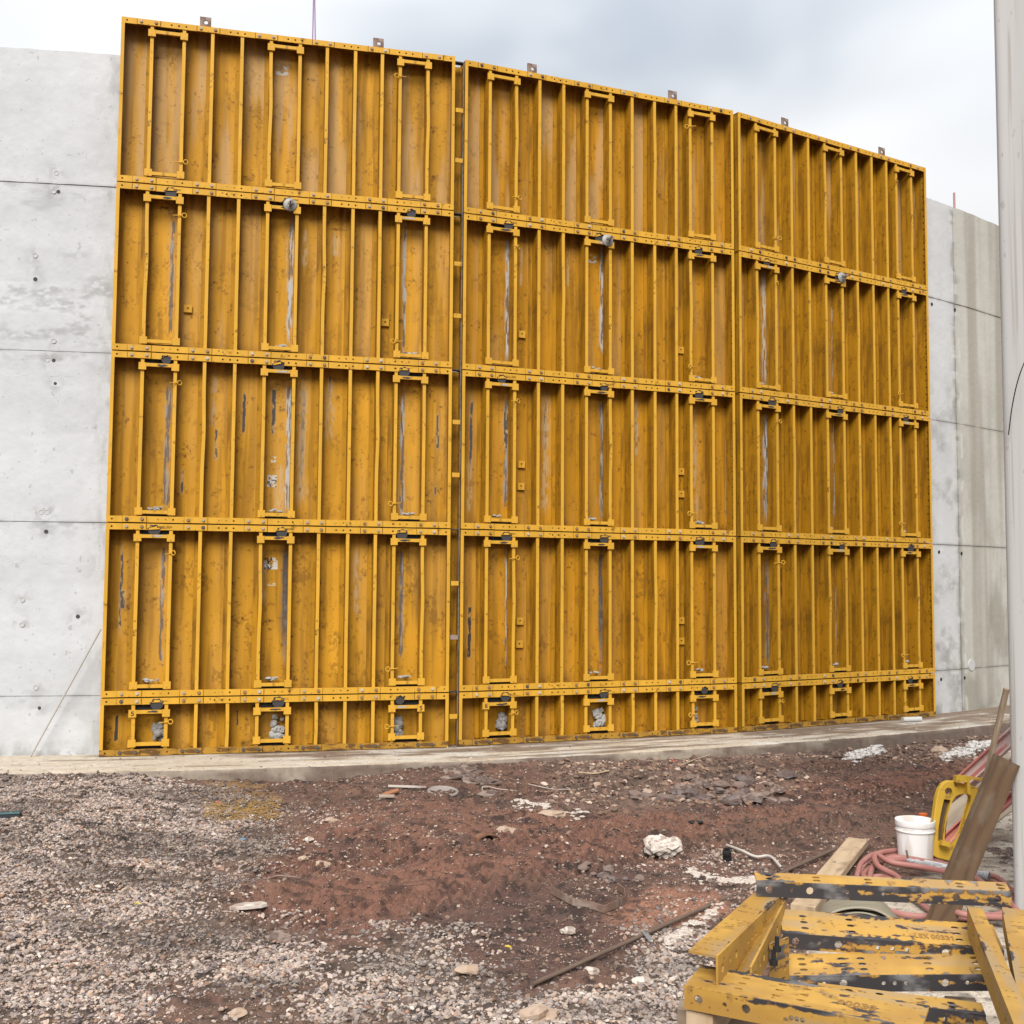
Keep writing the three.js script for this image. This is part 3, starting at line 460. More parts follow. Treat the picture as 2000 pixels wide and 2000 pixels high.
    for (const [lc, lx, ly, lw, lh, kind] of stickers) if (lc === ci) {
      const a = (x - lx) / lw + 0.5, b = (y + y0 - ly) / lh + 0.5; if (a < 0 || a > 1 || b < 0 || b > 1) continue;
      const tear = fbm(a * 4, b * 4, 63 + kind, 3); if (kind === 2 ? tear > 0.5 : tear < 0.62) c = [0.74, 0.72, 0.66];
      if (kind === 1 && a < 0.55 && h2(Math.floor(a * 14), Math.floor(b * 12), 8) > 0.45) c = [0.06, 0.05, 0.05];
      if (kind === 0 && h2(Math.floor(a * 7), Math.floor(b * 8), 9) > 0.72) c = [0.2, 0.18, 0.17];
    }
    return c;
  }, true);
  t.wrapS = t.wrapT = THREE.ClampToEdgeWrapping;
  return dull({ map: t, roughness: 0.6 });
}
const stickers = [[0, 530, 940, 0.10, 0.13, 0], [0, 533, 897, 0.06, 0.07, 2], [0, 528, 1100, 0.14, 0.13, 1], [0, 529, 1141, 0.09, 0.03, 2], [1, 1158, 506, 0.12, 0.1, 2], [0, 550, 137, 0.14, 0.12, 2]].map(([c, x, y, w, h, k]) => [c, ...onPanel(c, x, y, -DEP), w, h, k]);
function holed(w, h, holes, r, t, notches = []) {                   // a plate in x, y from its lower left corner with round holes, front at z = 0
  const s = new THREE.Shape(); s.moveTo(0, 0);
  for (const [n, q] of notches) { s.lineTo(n - q, 0); for (let i = 0; i <= 8; i++) { const a = Math.PI - i / 8 * Math.PI; s.lineTo(n + q * Math.cos(a) * (1 + 0.15 * Math.sin(i * 2.1)), 0.001 + Math.min(h * 0.68, q * 0.85) * Math.sin(a)); } s.lineTo(n + q, 0); }
  s.lineTo(w, 0); s.lineTo(w, h); s.lineTo(0, h); s.closePath();
  for (const [x, y, rx, ry] of holes) { if (rx < 0) { const p = new THREE.Path(); p.moveTo(x + rx, y - ry); p.lineTo(x + rx, y + ry); p.lineTo(x - rx, y + ry); p.lineTo(x - rx, y - ry); p.closePath(); s.holes.push(p); continue; } const p = new THREE.Path(); if (rx) p.absellipse(x, y, rx, ry, 0, Math.PI * 2, true, 0); else p.absarc(x, y, r, 0, Math.PI * 2, true); p.curveSegments = 4; s.holes.push(p); }
  return uvm(new THREE.ExtrudeGeometry(s, { depth: t, bevelEnabled: false, curveSegments: 4 }).translate(0, 0, -t));
}
const RL = 0.066, LIP = 0.036;
function ribGeo(h, seed, foot = true, part = 0) {                                     // pressed rib: front flange, deep web with bolt heads on it, foot
  const y0 = RL - 0.004, y1 = h - RL + 0.004, L = y1 - y0, n = h > 1 ? 14 : 5, w = 0.036, parts = [];
  const bend = y => 0.003 * (fbm(y * 1.7, seed, 71, 3) - 0.5) + (seed % 6 === 2 ? 0.010 * Math.exp(-Math.pow((y - h * 0.55) / 0.28, 2)) : 0);
  const f = new THREE.BoxGeometry(w, L, 0.012, 1, n, 1).translate(0, (y0 + y1) / 2, -0.0145), b = new THREE.BoxGeometry(0.008, L, DEP - 0.03, 1, n, 1).translate(-w / 2 + 0.005, (y0 + y1) / 2, -0.0205 - (DEP - 0.03) / 2), c = new THREE.BoxGeometry(0.05, L, 0.007, 1, n, 1).translate(-w / 2 + 0.001 - 0.025, (y0 + y1) / 2, -DEP + 0.0035);
  if (part === 0) parts.push(f); else parts.push(b); if (part && foot) parts.push(c);
  if (part) for (let y = y0 + 0.12; y < y1 - 0.08; y += 0.105) if (h2(Math.round(y * 100), seed, 3) > 0.3) parts.push(new THREE.CylinderGeometry(0.005, 0.008, 0.006, 6).rotateZ(Math.PI / 2).translate(-w / 2 - 0.001, y, -0.055 - (h2(Math.round(y * 90), seed, 4) > 0.5 ? 0.035 : 0)));
  const g = mergeGeometries(parts.map(flat)), p = g.attributes.position;
  for (let i = 0; i < p.count; i++) { const k = bend(p.getY(i)) * Math.min(1, (p.getZ(i) + DEP) / DEP); p.setX(i, p.getX(i) + k); }
  return uvm(g, seed * 0.17, seed * 0.31);
}
const ribGeos = {}; const ribOf = (h, v, foot, part) => ribGeos[[h, v, foot, part]] ||= ribGeo(h, v, foot, part);
const boltGeo = mergeGeometries([new THREE.CylinderGeometry(0.021, 0.021, 0.003, 10), new THREE.CylinderGeometry(0.014, 0.015, 0.013, 6).translate(0, 0.007, 0)].map(flat)).rotateX(Math.PI / 2);
const plateGeo = box(0.235, RL - 0.004, 0.004), barW = LAD.map(([a, b]) => RIBS[b] - RIBS[a]), rungGeo = barW.map(w => uvm(new THREE.BoxGeometry(w - 0.07, 0.036, 0.03), w, 0));
const sqGeo = box(0.078, 0.077, 0.02);
const ringGeo = mergeGeometries([new THREE.TorusGeometry(0.024, 0.006, 6, 18).translate(-0.05, 0, 0.008), new THREE.CylinderGeometry(0.006, 0.005, 0.1, 6).rotateZ(Math.PI / 2).translate(0.02, 0, 0.006)].map(flat));
const tabGeo = uvm(holed(0.085, 0.085, [[0.043, 0.046]], 0.011, 0.01).translate(-0.042, -0.042, 0.03)), tabBack = box(0.085, 0.014, 0.03, 0, -0.035, 0.012);
const ROWN = ['top', 'second', 'third', 'fourth', 'short bottom'], COLN = ['left column', 'middle column', 'right column'];
const EXTRA = [['two lugs on its edge beside the left wall', 'round tie plate below its upper rail', 'grey scraped streaks and a white label', 'torn label and black stain behind its middle ladder', 'cement lumps inside its ladder openings'],
['two lifting lugs on its upper edge', 'round tie plate below its upper rail', 'long black scrape right of its first ladder', 'square tabs right of its first ladder', 'numeral 6 on a bracket and cement lumps'],
['rust brown patches at its foot', 'round tie plate below its upper rail', 'pale streaks in its first ladder', 'grey streaks in two ladders', 'a white tube lying at its foot']];
const lugGeo = uvm(holed(0.12, 0.13, [[0.066, 0.07]], 0.023, 0.014).translate(-0.06, -0.02, 0));
const numMat = std({ color: rgb(0.05, 0.03, 0.02), roughness: 0.8 });
const numeral = (ch, s) => new TextGeometry(ch, { font, size: s, depth: 0.002, curveSegments: 3 });
const TABS = [[0, 367, 603], [0, 752, 630], [1, 1019, 653], [1, 1329, 684], [1, 1018, 907], [1, 1017, 950], [1, 1330, 921], [1, 1330, 965], [1, 1015, 1213], [1, 1014, 1258], [1, 1330, 1212], [1, 1330, 1252]].map(([c, x, y]) => [c, ...onPanel(c, x, y, -DEP + 0.02)]);
const LUGS = [[0, 401], [0, 739], [1, 1040], [1, 1315], [2, 1535], [2, 1724]].map(([c, x]) => [c, onPanel(c, x, 60 + (x - 400) * 0.18, 0)[0]]);
const mLump = std({ color: rgb(0.30, 0.29, 0.28), roughness: 0.95 }), mLumpW = std({ color: rgb(0.46, 0.45, 0.43), roughness: 0.95 });
const R2 = rng(77);
COLS.forEach((C, ci) => ROWH.forEach((h, ri) => {
  const t = thing('form_panel', `${COLN[ci]} ${ROWN[ri]} yellow formwork panel, ${EXTRA[ci][ri]}`, 'formwork panel', C.o.clone().setY(ROWY[ri]), C.yaw), m = mPaint[(ci + ri) % 3], W = C.w, sx = W / PW;
  const g = new THREE.BoxGeometry(W - 0.006, h - 0.004, 0.006).translate(W / 2, h / 2, -DEP - 0.003); mesh('skin_plate', g, skinMat(ci, ri), t);
  // rails: a pierced lip in front, a ledge behind it
  const slits = []; for (let k = 0; k < 6; k++) for (const e of [-1, 1]) slits.push([((BOLTS[2 * k] + BOLTS[2 * k + 1]) / 2 + e * 0.1215) * sx, RL / 2, -0.003, 0.0305]);
  const gap = 0.0065, hp = HOLES.map(x => [x * sx, RL / 2]);
  const notch = ri === 0 ? [] : LAD.map(([a, b], k) => [(ri + k + ci) % 4 === 3 ? mix(RIBS[a], RIBS[b], 0.5) : mix(RIBS[a], RIBS[b], k === 2 ? 0.32 : 0.72), 0.045 + 0.02 * R2()]);
  for (const top of [0, 1]) {
    const mat = !top && ri === 4 ? mDirty : m, y = top ? h - RL - gap : gap;
    const lip = holed(W - 0.004, RL, [...hp, ...slits], 0.0105, 0.008, top ? notch : []).translate(0.002, y, 0);
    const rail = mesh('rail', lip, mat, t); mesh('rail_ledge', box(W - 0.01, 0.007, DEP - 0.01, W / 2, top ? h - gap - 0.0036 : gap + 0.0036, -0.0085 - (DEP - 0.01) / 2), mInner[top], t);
    for (let k = 0; k < 6; k++) { const pl = mesh('splice_plate', plateGeo, mat, rail); pl.position.set((BOLTS[2 * k] + BOLTS[2 * k + 1]) / 2 * sx + 0.004 * (R2() - 0.5), y + RL / 2, 0.0022); pl.rotation.z = 0.006 * (R2() - 0.5); }
    BOLTS.forEach((x, k) => { const b = mesh('bolt', boltGeo, mBolt[ri === 4 && !top ? 3 : R2() < (ci ? 0.25 : 0.5) ? 0 : R2() < 0.6 ? 1 : R2() < 0.7 ? 2 : 3], rail); b.position.set(x * sx, y + RL / 2 + 0.003 * (R2() - 0.5), 0.0056); b.rotation.z = R2() * 2; });
  }
  // stiles: lip in front and a pierced side plate
  const sh = []; for (let y = 0.12; y < h - 0.1; y += 0.098) sh.push([DEP - 0.05 + 0.01 * (h2(Math.round(y * 100), ci, 9) - 0.5), y]);
  for (const right of [0, 1]) {
    const lip = box(LIP, h - 2 * (RL + gap), 0.008, right ? W - LIP / 2 - 0.002 : LIP / 2 + 0.002, h / 2, -0.004), side = holed(DEP - 0.01, h - 0.02, right ? sh : [], 0.0145, 0.008).rotateY(-Math.PI / 2).translate(right ? W - 0.018 : 0.0105, 0.01, -DEP + 0.001), outer = box(0.006, h - 0.02, DEP - 0.01, W - 0.0045, h / 2, -DEP / 2 - 0.003);
    mesh('stile', lip, mPaint[(ci + ri + 1) % 3], t); mesh('stile_web', side, mInner[(ci + ri) % 2], t); if (right) mesh('stile_backing', outer, mDirty, t).receiveShadow = true;  // outer plate added behind the holes so they look dark
  }
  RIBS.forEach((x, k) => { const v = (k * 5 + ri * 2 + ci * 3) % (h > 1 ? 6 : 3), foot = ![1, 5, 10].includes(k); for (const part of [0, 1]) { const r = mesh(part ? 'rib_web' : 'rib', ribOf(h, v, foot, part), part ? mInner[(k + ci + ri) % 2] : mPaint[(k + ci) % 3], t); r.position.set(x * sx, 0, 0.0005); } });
  LAD.forEach(([a, b], k) => {
    const xa = RIBS[a] * sx, xb = RIBS[b] * sx, ys = h > 1 ? [0.125, h - 0.155] : [0.135, h - 0.165];
    ys.forEach((y, q) => {
      const rg = mesh('ladder_rung', rungGeo[k], m, t); rg.position.set((xa + xb) / 2, y + (q ? 0.012 : -0.012) + 0.004, -0.002);
      for (const x of [xa, xb]) { const s = mesh('rung_bracket', sqGeo, mPaint[(k + ri) % 3], t); s.position.set(x, y, 0.003); s.rotation.z = 0.03 * (R2() - 0.5); }
      if (q && ri > 0) { const bl = new THREE.Shape(), L = 0.05 + 0.03 * R2(); for (let a = 0; a < 16; a++) { const A = a / 16 * Math.PI * 2, u = L * Math.cos(A) * (0.6 + 0.55 * R2()), v = 0.0125 * Math.sin(A) * (0.55 + 0.6 * R2()); a ? bl.lineTo(u, v) : bl.moveTo(u, v); } bl.closePath(); const sc = mesh('scorch_mark', new THREE.ExtrudeGeometry(bl, { depth: 0.0008, bevelEnabled: false }), (k + ri + ci) % 3 ? mScorch : mLumpW, t); sc.position.set(mix(xa, xb, k === 2 ? 0.36 : 0.6), y + 0.012 + 0.004 + (R2() - 0.5) * 0.008, 0.0139); sc.rotation.z = 0.03; }
    });
    if (ri > 0) { const n = notch[k]; const sc = mesh('scorch_mark', (() => { const s = new THREE.Shape(); for (let i = 0; i <= 14; i++) { const A = Math.PI - i / 14 * Math.PI, q = n[1] * (1.16 + 0.14 * Math.sin(i * 1.7 + k)); const X = n[0] + q * Math.cos(A), Y = Math.min(RL * 0.9, q * 0.86 * Math.sin(A)); i ? s.lineTo(X, Y) : s.moveTo(X, Y); } for (let i = 14; i >= 0; i--) { const A = Math.PI - i / 14 * Math.PI, q = n[1] * 1.02; s.lineTo(n[0] + q * Math.cos(A), Math.min(RL * 0.68, q * 0.85 * Math.sin(A))); } s.closePath(); return new THREE.ExtrudeGeometry(s, { depth: 0.001, bevelEnabled: false }).translate(0, h - RL - gap, 0.0003); })(), mScorch, t); sc.castShadow = false; }
    ys.forEach((y, q) => { const y0 = q ? y + 0.036 : RL + 0.004, y1 = q ? h - RL - 0.008 : y - 0.028; mesh('gap_shade_plate', box(xb - xa - 0.046, y1 - y0, 0.006, (xa + xb) / 2 + 0.0, (y0 + y1) / 2, -0.05), mBlack, t); });  // black plate standing in for the shade between rung and rail
    if (ri > 0) mesh('notch_disc', new THREE.CylinderGeometry(notch[k][1] * 1.1, notch[k][1] * 1.1, 0.004, 18).rotateX(Math.PI / 2).translate(notch[k][0], h - RL - 0.004, -0.0125), mScorch, t);  // dark disc filling the notch behind the rail lip
    // grout caught behind the rungs
    if (ri === 4 && !(ci === 2)) { const big = [[0.07, 0.12], [0.085, 0.17], [0.07, 0.13]][k], xx = k === 2 ? xa + 0.07 : xb - 0.085; const gl = []; for (let i = 0; i < 16; i++) gl.push(lump(0.022 + 0.028 * R2(), 640 + i * 3 + k * 50 + ci * 170, 1, [1, 1, 0.7], 0.45).translate(xx + (R2() - 0.5) * big[0] * 1.1, 0.16 + Math.pow(R2(), 1.3) * big[1] * 1.25, -DEP + 0.03 + 0.05 * R2())); mesh('concrete_lump', gl, k === 1 ? mLumpW : mLump, t); }
    else if (ri > 0 && ri < 4 && R2() < 0.7) { const gl = []; for (let i = 0; i < 7; i++) gl.push(lump(0.012 + 0.014 * R2(), 740 + i * 3 + k * 50, 0, [1.4, 0.7, 0.8], 0.4).translate(mix(xa, xb, 0.3 + 0.4 * R2()) , 0.158 + 0.02 * R2(), -DEP + 0.03 + 0.06 * R2())); mesh('concrete_lump', gl, mLumpW, t); }
  });
  // ring pins on the first and last ladder
  { const inv = ri === 0, y1 = inv ? 0.27 : h - 0.32, y2 = inv ? h - 0.32 : 0.27; const a = mesh('ring_pin', ringGeo, mPaint[2], t); a.position.set(RIBS[1] * sx, h > 1 ? y1 : h - 0.26, 0); a.rotation.z = Math.PI + 0.1; a.rotation.y = (R2() - 0.5) * 1.6; const b = mesh('ring_pin', ringGeo, mPaint[2], t); b.position.set(RIBS[9] * sx, h > 1 ? y2 : 0.25, 0); b.rotation.z = 0.1; b.rotation.y = (R2() - 0.5) * 0.9; }
  for (const [c, x, y] of TABS) if (c === ci && y > ROWY[ri] && y < ROWY[ri] + h) mesh('anchor_tab', [tabGeo, tabBack], m, t).position.set(x, y - ROWY[ri], -DEP + 0.001);
  if (ri === 0) for (const [c, x] of LUGS) if (c === ci) mesh('lifting_lug', lugGeo, mRust, t).position.set(x, h - 0.005, -0.012);
  if (ri === 4 && ci < 2) { const n = mesh('painted_numeral', numeral(ci ? '6' : '5', 0.046), numMat, t); n.position.set(RIBS[0] * sx - 0.016, h - 0.165 - 0.022, 0.0131); const n2 = ci ? null : mesh('painted_numeral', numeral('5', 0.046), numMat, t); if (n2) n2.position.set(RIBS[10] * sx - 0.016, h - 0.165 - 0.022, 0.0131); }
}));
// round tie plates with wing nuts
[[567, 398, 'left'], [1189, 468, 'middle'], [1648, 541, 'right']].forEach(([x, y, n], ci) => {
  const C = COLS[ci], [s, yy] = onPanel(ci, x, y, 0.05), p = C.o.clone().addScaledVector(C.X, s).addScaledVector(C.Z, 0.014).setY(yy);
  const t = thing('tie_nut', `round grey steel tie plate with wing nut on the second panel of the ${n} column`, 'tie nut', p, C.yaw);
  const prof = [[0, 0.012], [0.03, 0.03], [0.045, 0.02], [0.062, 0.014], [0.073, 0.008], [0.075, 0], [0, 0]].reverse().map(q => new THREE.Vector2(...q));
  mesh('round_plate', new THREE.LatheGeometry(prof, 24).rotateX(Math.PI / 2), std({ color: rgb(0.42, 0.4, 0.37), roughness: 0.6, metalness: 0.2 }), t);
  mesh('wing_nut', [new THREE.CylinderGeometry(0.02, 0.024, 0.05, 10).rotateX(Math.PI / 2).translate(0, 0, 0.05), new THREE.BoxGeometry(0.11, 0.022, 0.012).rotateZ(0.9).translate(0, 0, 0.055)], mSteel, t);
  mesh('threaded_rod', new THREE.CylinderGeometry(0.009, 0.009, 0.12, 8).rotateX(Math.PI / 2).translate(0, 0, 0.09), mRust, t);
});
// filler strips between the columns
[[0, 1, 'left and middle'], [1, 2, 'middle and right']].forEach(([a, b, n], k) => {
  const A = COLS[a].o.clone().addScaledVector(COLS[a].X, COLS[a].w), yaw = (COLS[a].yaw + COLS[b].yaw) / 2, D = COLS[b].o.clone().sub(A), gw = D.x * Math.cos(yaw) - D.z * Math.sin(yaw), H = 7.9;
  const t = thing('filler_strip', `narrow recessed steel filler strip between the ${n} formwork columns`, 'filler strip', A, yaw);
  for (let r = 0; r < 5; r++) {
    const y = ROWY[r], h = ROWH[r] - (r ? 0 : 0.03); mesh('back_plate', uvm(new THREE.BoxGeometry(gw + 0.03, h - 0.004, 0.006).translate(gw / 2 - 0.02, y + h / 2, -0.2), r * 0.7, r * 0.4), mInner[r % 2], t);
    if (k) continue;
    mesh('joint_bar', box(gw - 0.02, 0.012, 0.07, gw / 2, y + h - 0.004, -0.1), mScorch, t);
    for (const f of r < 4 ? [0.335, 0.665] : [0.56]) mesh('step_tab', box(gw - 0.04, 0.05, 0.012, gw / 2 - 0.006, y + h * f, -0.02), (r === 3 && f < 0.5) ? mRust : mPaint[1], t);
    for (let q = 0.15; q < h - 0.1; q += 0.27) mesh('bolt', boltGeo, mBolt[3], t).position.set(gw / 2 - 0.025, y + q, -0.196);
  }
  if (!k) mesh('edge_strip', uvm(new THREE.BoxGeometry(0.006, H - 0.02, 0.03).translate(gw - 0.016, H / 2, -0.05)), std({ map: mSteel.map, color: rgb(0.9, 0.86, 0.82), roughness: 0.9 }), t);
});
{ // lifting cables
  const p = [at(599, 78, 12.4), at(608, 78, 12.4)], q = [at(602.5, -60, 12.4), at(603.8, -60, 12.4)], m = std({ color: rgb(0.42, 0.26, 0.46), roughness: 0.7 });
  const t = thing('lifting_sling', 'two thin purple ropes rising behind the top of the left formwork column', 'rope', p[0].clone());
  for (let i = 0; i < 2; i++) mesh('rope', rod(p[i].clone().sub(t.position).add(V(0, -0.4, -0.35)), q[i].clone().sub(t.position).add(V(0, 0, -0.35)), 0.008, 6), m, t);
}
{ const b = ringHit(62, 1476, RW + 0.06), a = onRing(b.phi, RW + 0.1, 0.005), c = onPanel(0, 197, 1229, -0.04), e = COLS[0].o.clone().addScaledVector(COLS[0].X, c[0]).addScaledVector(COLS[0].Z, -0.04).setY(c[1]); 
  tag(mesh('leaning_rod', rod(a, e, 0.0085, 8), std({ color: rgb(0.55, 0.5, 0.44), roughness: 0.9 })), 'thin pale rod leaning from the ledge against the left edge of the formwork', 'rod'); }

// ---------------------------------------------------------------- concrete pier at the right edge
{
  const d = 7.4, x = ray(1972, 1376)[0] * d, t = tex(512, 1024, (u, v) => { const X = u * 1.5, Y = v * 9; let c = mix3([0.50, 0.485, 0.47], [0.60, 0.585, 0.575], fbm(X * 6, Y * 0.5, 801, 4)); c = mix3(c, [0.40, 0.37, 0.36], 0.4 * sst(0.5, 0.75, fbm(X * 22, Y * 0.45, 803, 4))); c = mix3(c, [0.33, 0.29, 0.25], 0.5 * sst(0.6, 0.75, fbm(X * 40, Y * 0.7, 807, 3))); return mix3(c, [0.36, 0.34, 0.33], 0.6 * sst(0.8, 0.86, fbm(X * 30, Y * 12, 805, 3))); }, true); t.repeat.set(1 / 1.5, 1 / 9);
  const s = new THREE.Shape(), w = 1.1, r = 0.05; s.moveTo(r, 0); s.lineTo(w, 0); s.lineTo(w, 0.9); s.lineTo(r, 0.9); s.quadraticCurveTo(0, 0.9, 0, 0.9 - r); s.lineTo(0, r); s.quadraticCurveTo(0, 0, r, 0);
  const g = uvm(new THREE.ExtrudeGeometry(s, { depth: 9.2, bevelEnabled: false, curveSegments: 6 }).rotateX(-Math.PI / 2)), pier = thing('concrete_pier', 'pale concrete pier standing at the right edge of the picture', 'concrete pier', V(x, PADY - 0.05, -d), -0.42);
  mesh('shaft', g, std({ map: t, roughness: 0.85 }), pier);
  const cb = [at(2003, 690, 7.2), at(1985, 735, 7.2), at(1972, 790, 7.3), at(1964, 850, 7.36)].map(p => p.add(V(0.01, 0, 0.02)));
  tag(mesh('cable', tube(cb, 0.004, 20, 5), mBlack), 'thin dark curved wire against the concrete pier at right', 'wire');
}

// ---------------------------------------------------------------- pile of yellow steel angle beams in the foreground
function beam(label, a, b, wf, wb, back, mf, mb, o = {}) {          // corner line a-b; front leg hangs down by wf, flange runs back by wb
  const t = thing('steel_angle_beam', label, 'steel beam', a.clone()), X = b.clone().sub(a), L = X.length(); X.normalize();
  const plate = (dir, w, holes, name, m, th = 0.009) => {
    const Y = dir.clone().addScaledVector(X, -dir.dot(X)).normalize(), Z = X.clone().cross(Y), g = holed(L, w, holes.filter(q => q[0] < L - 0.02), 0.012, th);
    const uo = a.x * 0.7 + L, uv = g.attributes.uv; for (let i = 0; i < uv.count; i++) uv.setXY(i, uv.getX(i) + uo, uv.getY(i));
    return mesh(name, g.applyMatrix4(new THREE.Matrix4().makeBasis(X, Y, Z)), m, t);
  };
  const fh = [], bh = [];
  for (const x of [0.055, L - 0.06, 0.235, L - 0.24]) fh.push([x, wf * 0.5, 0.017, 0.017]);
  for (const x of [0.155, L - 0.15, 0.40, L / 2, L - 0.4]) fh.push([x, wf * 0.5, 0.009, 0.009]);
  const rows = wb > 0.09 ? [0.25, 0.5, 0.75] : [0.3, 0.65];
  for (const x of o.slotX || [0.12, 0.24, L - 0.24, L - 0.12]) for (const r of rows) bh.push(o.across ? [x, wb * r, 0.006, Math.min(0.016, wb * 0.09)] : [x, wb * r, 0.018, 0.0075]);
  plate(V(0, -1, 0), wf, fh, 'web', mf); plate(back, wb, bh, 'flange', mb);
  if (o.text) { const Y = back.clone().addScaledVector(X, -back.dot(X)).normalize(), Z = X.clone().cross(Y), g = numeral(o.text[0], o.text[3] || 0.036); g.applyMatrix4(new THREE.Matrix4().makeBasis(X, Y, Z)).translate(...X.clone().multiplyScalar(o.text[1]).addScaledVector(Y, o.text[2]).addScaledVector(Z, 0.0005).toArray()); mesh('stamped_number', g, std({ color: rgb(0.34, 0.18, 0.045), roughness: 0.8 }), t); }
  return t;
}
const zp = (x, y) => [1300 + x * 0.36232, 1600 + y * 0.36232], za = (x, y, d) => at(...zp(x, y), d);
const q2 = (x, y, d) => at(1650 + x / 5.52, 1650 + y / 5.52, d);
const BACK = V(0.06, 0.30, -1).normalize();
beam('charcoal and yellow worn steel beam lying across the top of the pile', at(1477.5, 1720, 5.05), at(1974, 1741, 5.0), 0.066, 0.062, V(0.02, 0.42, -1), mWornD[0], mWornY[0], { slotX: [0.06, 0.27, 0.5, 0.9, 1.08] });
beam('clean yellow steel beam at the left end of the pile running away from the viewer', at(1398, 1866.5, 4.25), at(1519.6, 1750, 5.06), 0.118, 0.107, V(-1, 0.02, 0), mBeam[0], mBeam[1], { across: true, slotX: [0.05, 0.12, 0.19, 0.4, 0.47, 0.6, 0.66] });
beam('yellow steel beam wedged just right of the clean left one', at(1464, 1888, 4.38), at(1533, 1752, 5.08), 0.11, 0.09, V(-1, -0.75, 0), mBeam[0], mBeam[1], { across: true });
beam('big worn yellow steel beam in the very foreground with stamped digits 00030', at(1338, 1923, 4.262), at(1800, 2010, 3.86), 0.085, 0.19, V(0.28, 0.10, -1), mWornY[1], mWornY[0], { slotX: [0.10, 0.19, 0.33, 0.42, 1.05], text: ['00030', 0.54, 0.07] });
beam('upper of the crosswise beams inside the pile with chipped dark front edge', at(1529, 1821, 4.9), at(1960, 1854, 4.82), 0.064, 0.15, V(0.05, 0.45, -1), mWornD[1], mWornY[1], { slotX: [0.1, 0.3, 0.75, 0.85], text: ['LEX 00331', 0.56, 0.03, 0.026] });
beam('middle of the crosswise beams inside the pile with scraped grey front edge', at(1535, 1905, 4.78), at(1960, 1902, 4.72), 0.066, 0.12, V(0.05, 0.5, -1), mWornD[0], mWornY[0], { slotX: [0.08, 0.25, 0.33, 0.6, 0.8] });
beam('lowest crosswise beam in the pile half hidden behind the foreground beam', at(1600, 1940, 4.62), at(1925, 1981, 4.5), 0.07, 0.075, V(0.05, 0.25, -1), mWornD[1], mWornY[1]);
beam('yellow steel beam running towards the viewer over the right end of the pile', at(1984, 2016, 3.56), at(1888.5, 1774, 4.92), 0.11, 0.062, V(1, -0.05, 0.0), mBeam[0], mBeam[1], { across: true, slotX: [0.3, 0.36, 0.56, 0.62, 0.8, 0.86, 1.2, 1.26] });
beam('outermost yellow steel beam at the right end of the pile', at(2002, 2024, 3.55), at(1957, 1776, 4.92), 0.075, 0.11, V(1, -0.02, 0), mBeam[0], mBeam[1], { across: true, slotX: [0.28, 0.34, 0.6, 0.66, 0.9, 1.2, 1.26] });
{ const p = at(1530, 1868, 4.66), t = thing('steel_cleat', 'short upright yellow steel plate holding two dark bolts inside the pile', 'steel plate', p.clone());
  mesh('plate', uvm(holed(0.13, 0.17, [[0.03, 0.05], [0.1, 0.05]], 0.01, 0.009).rotateY(0.75).translate(-0.05, -0.12, 0)), mWornY[1], t);
  for (const [x, y] of [[1517.7, 1850], [1511, 1877]]) { const b = at(x, y, 4.6).sub(p); mesh('bolt', [new THREE.CylinderGeometry(0.009, 0.009, 0.04, 10).translate(0, 0.022, 0), new THREE.CylinderGeometry(0.017, 0.017, 0.02, 6).translate(0, -0.006, 0)].map(g => g.translate(b.x, b.y, b.z)), mBlack, t); } }
{ // timber bearers under the pile
  const T = (a, b, w, h, label, m = mWoodPale) => tag(mesh('timber_bearer', beamBox(a, b, w, h, V(0, 1, 0)), m), label, 'timber');
  const g0 = -0.41;
  T(at(1366, 2010, 4.24).setY(0.17), at(1450, 1950, 4.9).setY(0.13), 0.1, 0.1, 'pale timber bearer sticking out below the left corner of the beam pile');
  for (let i = 0; i < 4; i++) T(V(0.55 + 0.05 * i, g0 + 0.06 + i * 0.125, -4.45 - (i % 2) * 0.25), V(1.5 - 0.04 * i, g0 + 0.06 + i * 0.125, -4.75 + (i % 2) * 0.2), 0.12, 0.12, ['bottom', 'second', 'third', 'top'][i] + ' timber of the wooden stack carrying the left end of the beam pile', mWoodGrey);
  for (let i = 0; i < 4; i++) T(V(1.72 + 0.02 * i, g0 + 0.06 + i * 0.125, -4.15 - (i % 2) * 0.1), V(1.9, g0 + 0.06 + i * 0.125, -4.8), 0.12, 0.12, ['bottom', 'second', 'third', 'top'][i] + ' timber of the wooden stack carrying the right end of the beam pile', mWoodGrey);
}
